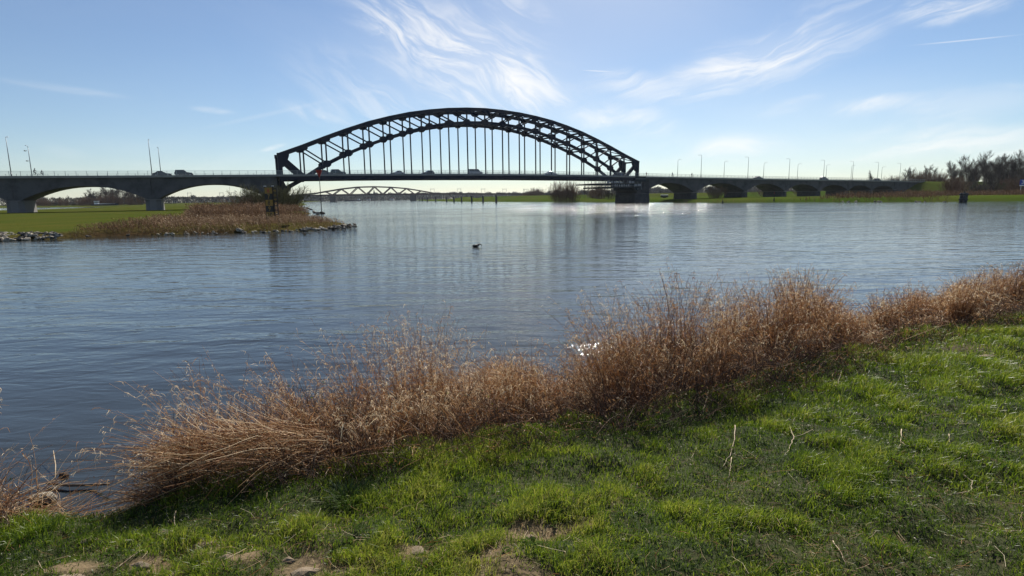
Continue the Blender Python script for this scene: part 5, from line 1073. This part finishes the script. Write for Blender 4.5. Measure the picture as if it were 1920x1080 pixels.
tag(MB().tube([ground_at(1868, 568, .12), ground_at(1885, 563, .2), ground_at(1905, 562, .2), ground_at(1925, 564, .15)], [.03, .06, .08, .06], 9).build('driftwood_log', M_LOG, None, True), 'dark driftwood log lying in the reeds at the right photo edge', 'log')
g = ground_at(1146, 664, .0); o = obj_me('rock', rock_mesh('rock', mat('dark_stone', (.04, .028, .022), .5, noise=(9, (.09, .06, .045), .4, .6), bump=(20, .6, .02)), 77, .5), None, (g.x, g.y, .02)); o.scale = (.15, .11, .16); tag(o, 'dark rounded stone in the glinting water behind the reeds', 'rock')

# ------------------------------------------------------------------ birds
M_BIRD = mat('dark_feathers', (.02, .018, .016), .6); M_BIRDW = mat('pale_feathers', (.45, .42, .38), .8); M_BEAK = mat('beak', (.3, .18, .05), .5)
def water_bird(loc, rz):
    e = empty('bird', loc, rz, 'dark waterbird bending its neck down to the open water in mid river', 'bird')
    J = [(-.02, 0, .06), (-.13, 0, .05), (-.24, 0, .07), (.08, 0, .09), (.16, 0, .15), (.22, 0, .17), (.27, 0, .13), (.295, 0, .07)]
    E_ = [(0, 1), (1, 2), (0, 3), (3, 4), (4, 5), (5, 6), (6, 7)]
    skin_figure('body', J, E_, [.085, .06, .018, .07, .04, .028, .03, .022], M_BIRD, e)
    MB().add([(.29, -.01, .075), (.29, .01, .075), (.31, 0, .08), (.312, 0, .02)], [(0, 1, 3), (1, 2, 3), (2, 0, 3), (0, 2, 1)]).build('beak', M_BEAK, e)
    MB().ell((.06, 0, .055), (.08, .075, .05), 10, 8).build('breast', M_BIRDW, e, smooth=True)
    for sg in (-1, 1): MB().ell((-.06, sg*.07, .085), (.14, .022, .05), 10, 6).build('wing', M_BIRD, e, smooth=True)
g = ground_at(893, 463, 0); water_bird((g.x, g.y, -.01), 0.15)
def gull(px, py, d, rz, lab):
    r_ = ray(px, py); p = Vector((r_.x, r_.y, r_.z))*(d/r_.y); e = empty('bird', (p.x, p.y, CAM_H+p.z), rz, lab, 'bird', 'gulls over the left viaduct')
    MB().ell((0, 0, 0), (.28, .09, .09), 10, 8).build('body', M_BIRDW, e, smooth=True); MB().ell((.28, 0, .03), (.07, .05, .05), 8, 6).build('head', M_BIRDW, e, smooth=True)
    for sg in (-1, 1): MB().add([(.12, sg*.05, .03), (-.12, sg*.05, .03), (.10, sg*.4, .16), (-.08, sg*.4, .16), (-.02, sg*.85, .06), (-.10, sg*.85, .05)], [(0, 1, 3, 2), (2, 3, 5, 4)]).build('wing', M_HEAD, e)
    MB().add([(-.25, -.03, 0), (-.25, .03, 0), (-.42, .09, 0), (-.42, -.09, 0)], [(0, 1, 2, 3)]).build('tail', M_BIRDW, e)
gull(47, 283, 135, .2, 'upper gull gliding between the two left lamp posts'); gull(51, 302, 140, .4, 'lower gull gliding between the two left lamp posts')

# ------------------------------------------------------------------ river marks on the groyne
M_YEL = mat('gauge_yellow', (.26, .16, .015), .6, noise=(3, (.15, .09, .015), .45, .7)); M_BLK = mat('gauge_black', (.012, .012, .012), .6); M_WOOD = mat('gauge_post', (.04, .035, .025), .8); M_REDD = mat('faded_red', (.30, .035, .03), .6); M_WHT = mat('white_paint', (.75, .75, .73), .5); M_BLUE = mat('sign_blue', (.01, .05, .35), .5)
def text_mesh(txt, size, m):
    cu = bpy.data.curves.new('text', 'FONT'); cu.body = txt; cu.size = size; cu.extrude = .004; cu.offset = .012*size; cu.align_x = 'CENTER'; cu.align_y = 'CENTER'; cu.resolution_u = 3
    o = bpy.data.objects.new('text', cu); col.objects.link(o); dg = bpy.context.evaluated_depsgraph_get(); me = bpy.data.meshes.new_from_object(o.evaluated_get(dg)); bpy.data.objects.remove(o); me.materials.clear(); me.materials.append(m); return me
gz = .35; gx, gy = at(504, 57); ga = empty('clearance_gauge', (gx, gy, gz), radians(-22), 'yellow and black gauge board with the figures 6 to 10 in the groyne reeds', 'gauge board')
g1 = CAM_H+(57/1060)*(376.9-352)-gz
for x in (-.50, .50):
    MB().box(x-.06, x+.06, .05, .17, -.5, g1+.12).build('post', M_WOOD, ga)
    MB().box(x-.09, x+.09, .02, .2, g1+.10, g1+.16).build('post_cap', M_WHT, ga)
ph = .60
for i, tx in enumerate(('6', '7', '8', '9', '10')):
    z1 = g1-.02-i*ph; yel = i % 2 == 0
    p = MB().box(-.46, .46, 0, .045, z1-ph+.01, z1).build('gauge_panel', M_YEL if yel else M_BLK, ga)
    d = obj_me('digit', text_mesh(tx, .62, (M_REDD if i == 0 else M_BLK) if yel else M_YEL), p, (0, -.008, z1-ph*.5)); d.rotation_euler = (pi/2, 0, 0)
for i in range(14): MB().box(.56, .95, .10, .14, g1-.1-i*.21-.07, g1-.1-i*.21).build('rung', M_YEL if i % 2 else M_WOOD, ga)
MB().box(.93, .99, .08, .16, -.5, g1+.05).build('post', M_WOOD, ga)
def pole_mark(px0, py0, px1, py1, d, name, lab, cone=True, r=.045):
    a = ground_at(px0, py0, 0); a = Vector((*at(px0, d), .0)); r0, r1 = ray(px0, py0), ray(px1, py1); A = r0*(d/r0.y); B = r1*(d/r1.y); A.z += CAM_H; B.z += CAM_H
    A.z = min(A.z, .2); e = empty(name, (A.x, A.y, A.z), 0, lab, 'river beacon'); v = B-A
    MB().tube([v*-.08, v*.5, v], [r, r*.85, r*.6], 8).build('pole', M_WOOD, e, smooth=True)
    if cone:
        u = v.normalized(); top = v+u*.06; c = top-u*.78; n = 14; vs = [c]; a1 = Vector((1, 0, 0)); b1 = u.cross(a1).normalized(); a1 = b1.cross(u)
        vs += [top+(a1*cos(2*pi*k/n)+b1*sin(2*pi*k/n))*.34 for k in range(n)]
        MB().add(vs, [(0, 1+(k+1) % n, 1+k) for k in range(n)]+[tuple(range(1, n+1))]).build('cone_topmark', M_REDD, e)
    return e
pole_mark(604, 409, 598, 320, 57, 'beacon_pole', 'thin leaning beacon pole with a red downward cone on the groyne tip')
pole_mark(551.5, 386, 548, 346, 130, 'beacon_pole', 'thin plain pole on the headland beside the left river pier', False, .07)
# fender posts in the river
def fender(px, ptop, pbase, w_, lab, group='dark posts standing in the river'):
    g = ground_at(px, pbase, 0); k = g.y/1060; h = (pbase-ptop)*k; r = w_*k/2; e = empty('mooring_post', (g.x, g.y, 0), 0, lab, 'mooring post', group)
    MB().tube([(0, 0, -2), (0, 0, h*.5), (0, 0, h)], [r*1.05, r, r*.95], 12).build('pile', M_PIER, e); MB().tube([(0, 0, h), (0, 0, h+.25*r)], [r*1.15, r*1.0], 12).build('cap', M_BLK, e)
for i, (px, t, b, w_) in enumerate(((787, 371, 377.6, 1.4), (792, 370.6, 377.6, 1.8), (801.5, 370.3, 378.0, 2.0), (817, 370, 378.3, 2.2), (837.5, 369.8, 378.6, 2.4), (851.3, 369.5, 378.8, 2.6), (865.6, 369.2, 378.8, 2.8), (884.6, 368.2, 379.1, 3.2), (905.7, 368, 379.4, 3.4), (930.6, 366.2, 379.8, 3.9))):
    fender(px, t, b, w_, '%s from the left in the row of dark river posts beyond the bridge' % ['first', 'second', 'third', 'fourth', 'fifth', 'sixth', 'seventh', 'eighth', 'ninth', 'last and biggest'][i])
g = ground_at(1805.5, 379, 0); k = g.y/1060; e = empty('mooring_dolphin', (g.x, g.y, 0), .5, 'broad dark slightly tilted mooring dolphin off the right bank', 'mooring dolphin'); e.rotation_euler = (0, radians(3), .4)
for x in (-.48, 0, .48):
    for y in (-.4, .4): MB().tube([(x, y, -1.5), (x, y, 2.4)], .27, 10).build('pile', M_PIER, e, smooth=True)
MB().box(-.8, .8, -.72, .72, 1.8, 2.1).build('waling', M_BLK, e); MB().box(-.8, .8, -.72, .72, .5, .8).build('waling', M_BLK, e); MB().tube([(0, 0, 2.35), (0, 0, 2.75)], [.2, .16], 8).build('bollard', M_BLK, e)
def buoy(px, t, b, w_, lab):
    g = ground_at(px, b, 0); k = g.y/1060; h = (b-t)*k; e = empty('buoy', (g.x, g.y, 0), 0, lab, 'buoy'); r = w_*k/2
    MB().tube([(0, 0, -.5), (0, 0, h*.35)], [r, r*.9], 12).build('float', M_BLK, e); MB().tube([(0, 0, h*.35), (0, 0, h*.85)], [r*.5, r*.18], 8).build('tower', M_BLK, e)
    MB().tube([(0, 0, h*.8), (0, 0, h)], [r*.45, r*.05], 8).build('topmark', M_REDD, e)
buoy(1355, 371, 381.5, 3.2, 'small dark buoy off the far bank under the second right arch'); buoy(1451, 360, 379.2, 2.4, 'slim tall dark buoy by the far shore under the third right arch')
# boats
M_HULL = mat('dark_hull', (.02, .025, .04), .5); M_CABIN = mat('cabin_white', (.65, .66, .66), .5)
def boat(px, d, L_, hh, lab, name, rz=0, cabin=.78, zoff=0):
    x, y = at(px, d); e = empty(name, (x, y, zoff), rz, lab, 'boat'); mb = MB(); B = L_*.09; S = [(-.5, .75), (-.46, 1), (.35, 1), (.45, .75), (.5, .08)]
    vs = []
    for t, w_ in S: vs += [(t*L_, -B*w_*.8, -.4), (t*L_, B*w_*.8, -.4), (t*L_*1.01, B*w_, hh*(1.0 if t < .3 else 1.35)), (t*L_*1.01, -B*w_, hh*(1.0 if t < .3 else 1.35))]
    fs = [(0, 3, 2, 1), (16, 17, 18, 19)]
    for i in range(4):
        for j in range(4): fs.append((i*4+j, i*4+(j+1) % 4, i*4+4+(j+1) % 4, i*4+4+j))
    mb.add(vs, fs).build('hull', M_HULL, e)
    c0 = -cabin*L_*.5; h = MB().box(c0, c0+L_*.14, -B*.7, B*.7, hh, hh+2.6).build('wheelhouse', M_CABIN, e); MB().box(c0+.3, c0+L_*.14+.03, -B*.72, B*.72, hh+1.4, hh+2.1).build('window', M_GLASS, h); MB().box(c0-.3, c0+L_*.14+.3, -B*.75, B*.75, hh+2.6, hh+2.75).build('roof', M_CABIN, h)
    MB().box(c0+L_*.18, L_*.36, -B*.75, B*.75, hh, hh+.7).build('hatch_cover', M_RIM, e); MB().tube([(L_*.42, 0, hh), (L_*.42, 0, hh+3.2)], .12, 6).build('mast', M_BLK, e)
boat(662, 1150, 34, 2.0, 'river barge far off under the railway truss', 'barge', pi)
boat(196, 470, 20, 1.6, 'dark moored barge behind the meadow below the left grove', 'barge', 0.1, zoff=.1)
# blue sign with kilometre number at the right edge
x, y = at(1918, 222); zs = 2.6+222/1060*(361.5-358-10); e = empty('kilometre_sign', (x, y, rz_(x, y)), radians(-36), 'blue board with white number 33 standing on the right bank at the photo edge', 'sign')
zc = CAM_H+222/1060*(358-341.5)-rz_(x, y)
for xx in (-1.0, 1.0): MB().box(xx-.07, xx+.07, .04, .16, -.3, zc+.9).build('post', M_WHT, e)
pn = MB().box(-1.5, 1.5, 0, .03, zc-1.05, zc+1.05).build('panel', M_BLUE, e); MB().box(-1.5, 1.5, -.004, .0, zc-1.45, zc-1.06).build('lower_board', M_WHT, e)
d = obj_me('digits', text_mesh('33', 1.9, M_WHT), pn, (-.1, -.01, zc)); d.rotation_euler = (pi/2, 0, 0)
# parked trailer on the meadow behind the first right arch
x, y = at(1245.5, 300); e = empty('trailer', (x, y, rz_(x, y)), .1, 'low dark trailer with a white roof on the meadow behind the first right arch', 'trailer')
MB().box(-1.7, 1.7, -.9, .9, .4, 1.45).build('body', M_PIER, e, bevel=.05); MB().box(-1.8, 1.8, -1, 1, 1.455, 1.75).build('roof', M_WHT, e, bevel=.08); MB().bar((1.7, 0, .5), (2.7, 0, .45), .08).build('drawbar', M_BLK, e)
for sg in (-1, 1): MB().tube([(0, sg*.95, .33), (0, sg*1.05, .33)], .33, 12).build('wheel', M_TYRE, e)

# ------------------------------------------------------------------ thin spring haze over the whole valley
hz = bpy.data.materials.new('haze'); hz.use_nodes = True; hn = hz.node_tree; hn.nodes.clear()
pv = hn.nodes.new('ShaderNodeVolumePrincipled'); pv.inputs['Color'].default_value = (.82, .90, 1.0, 1); pv.inputs['Density'].default_value = .00004; pv.inputs['Anisotropy'].default_value = .35
ho = hn.nodes.new('ShaderNodeOutputMaterial'); hn.links.new(pv.outputs[0], ho.inputs['Volume'])
tag(MB().box(-3600, 3600, -1000, 4100, -4, 46).build('haze', hz), kind='stuff')
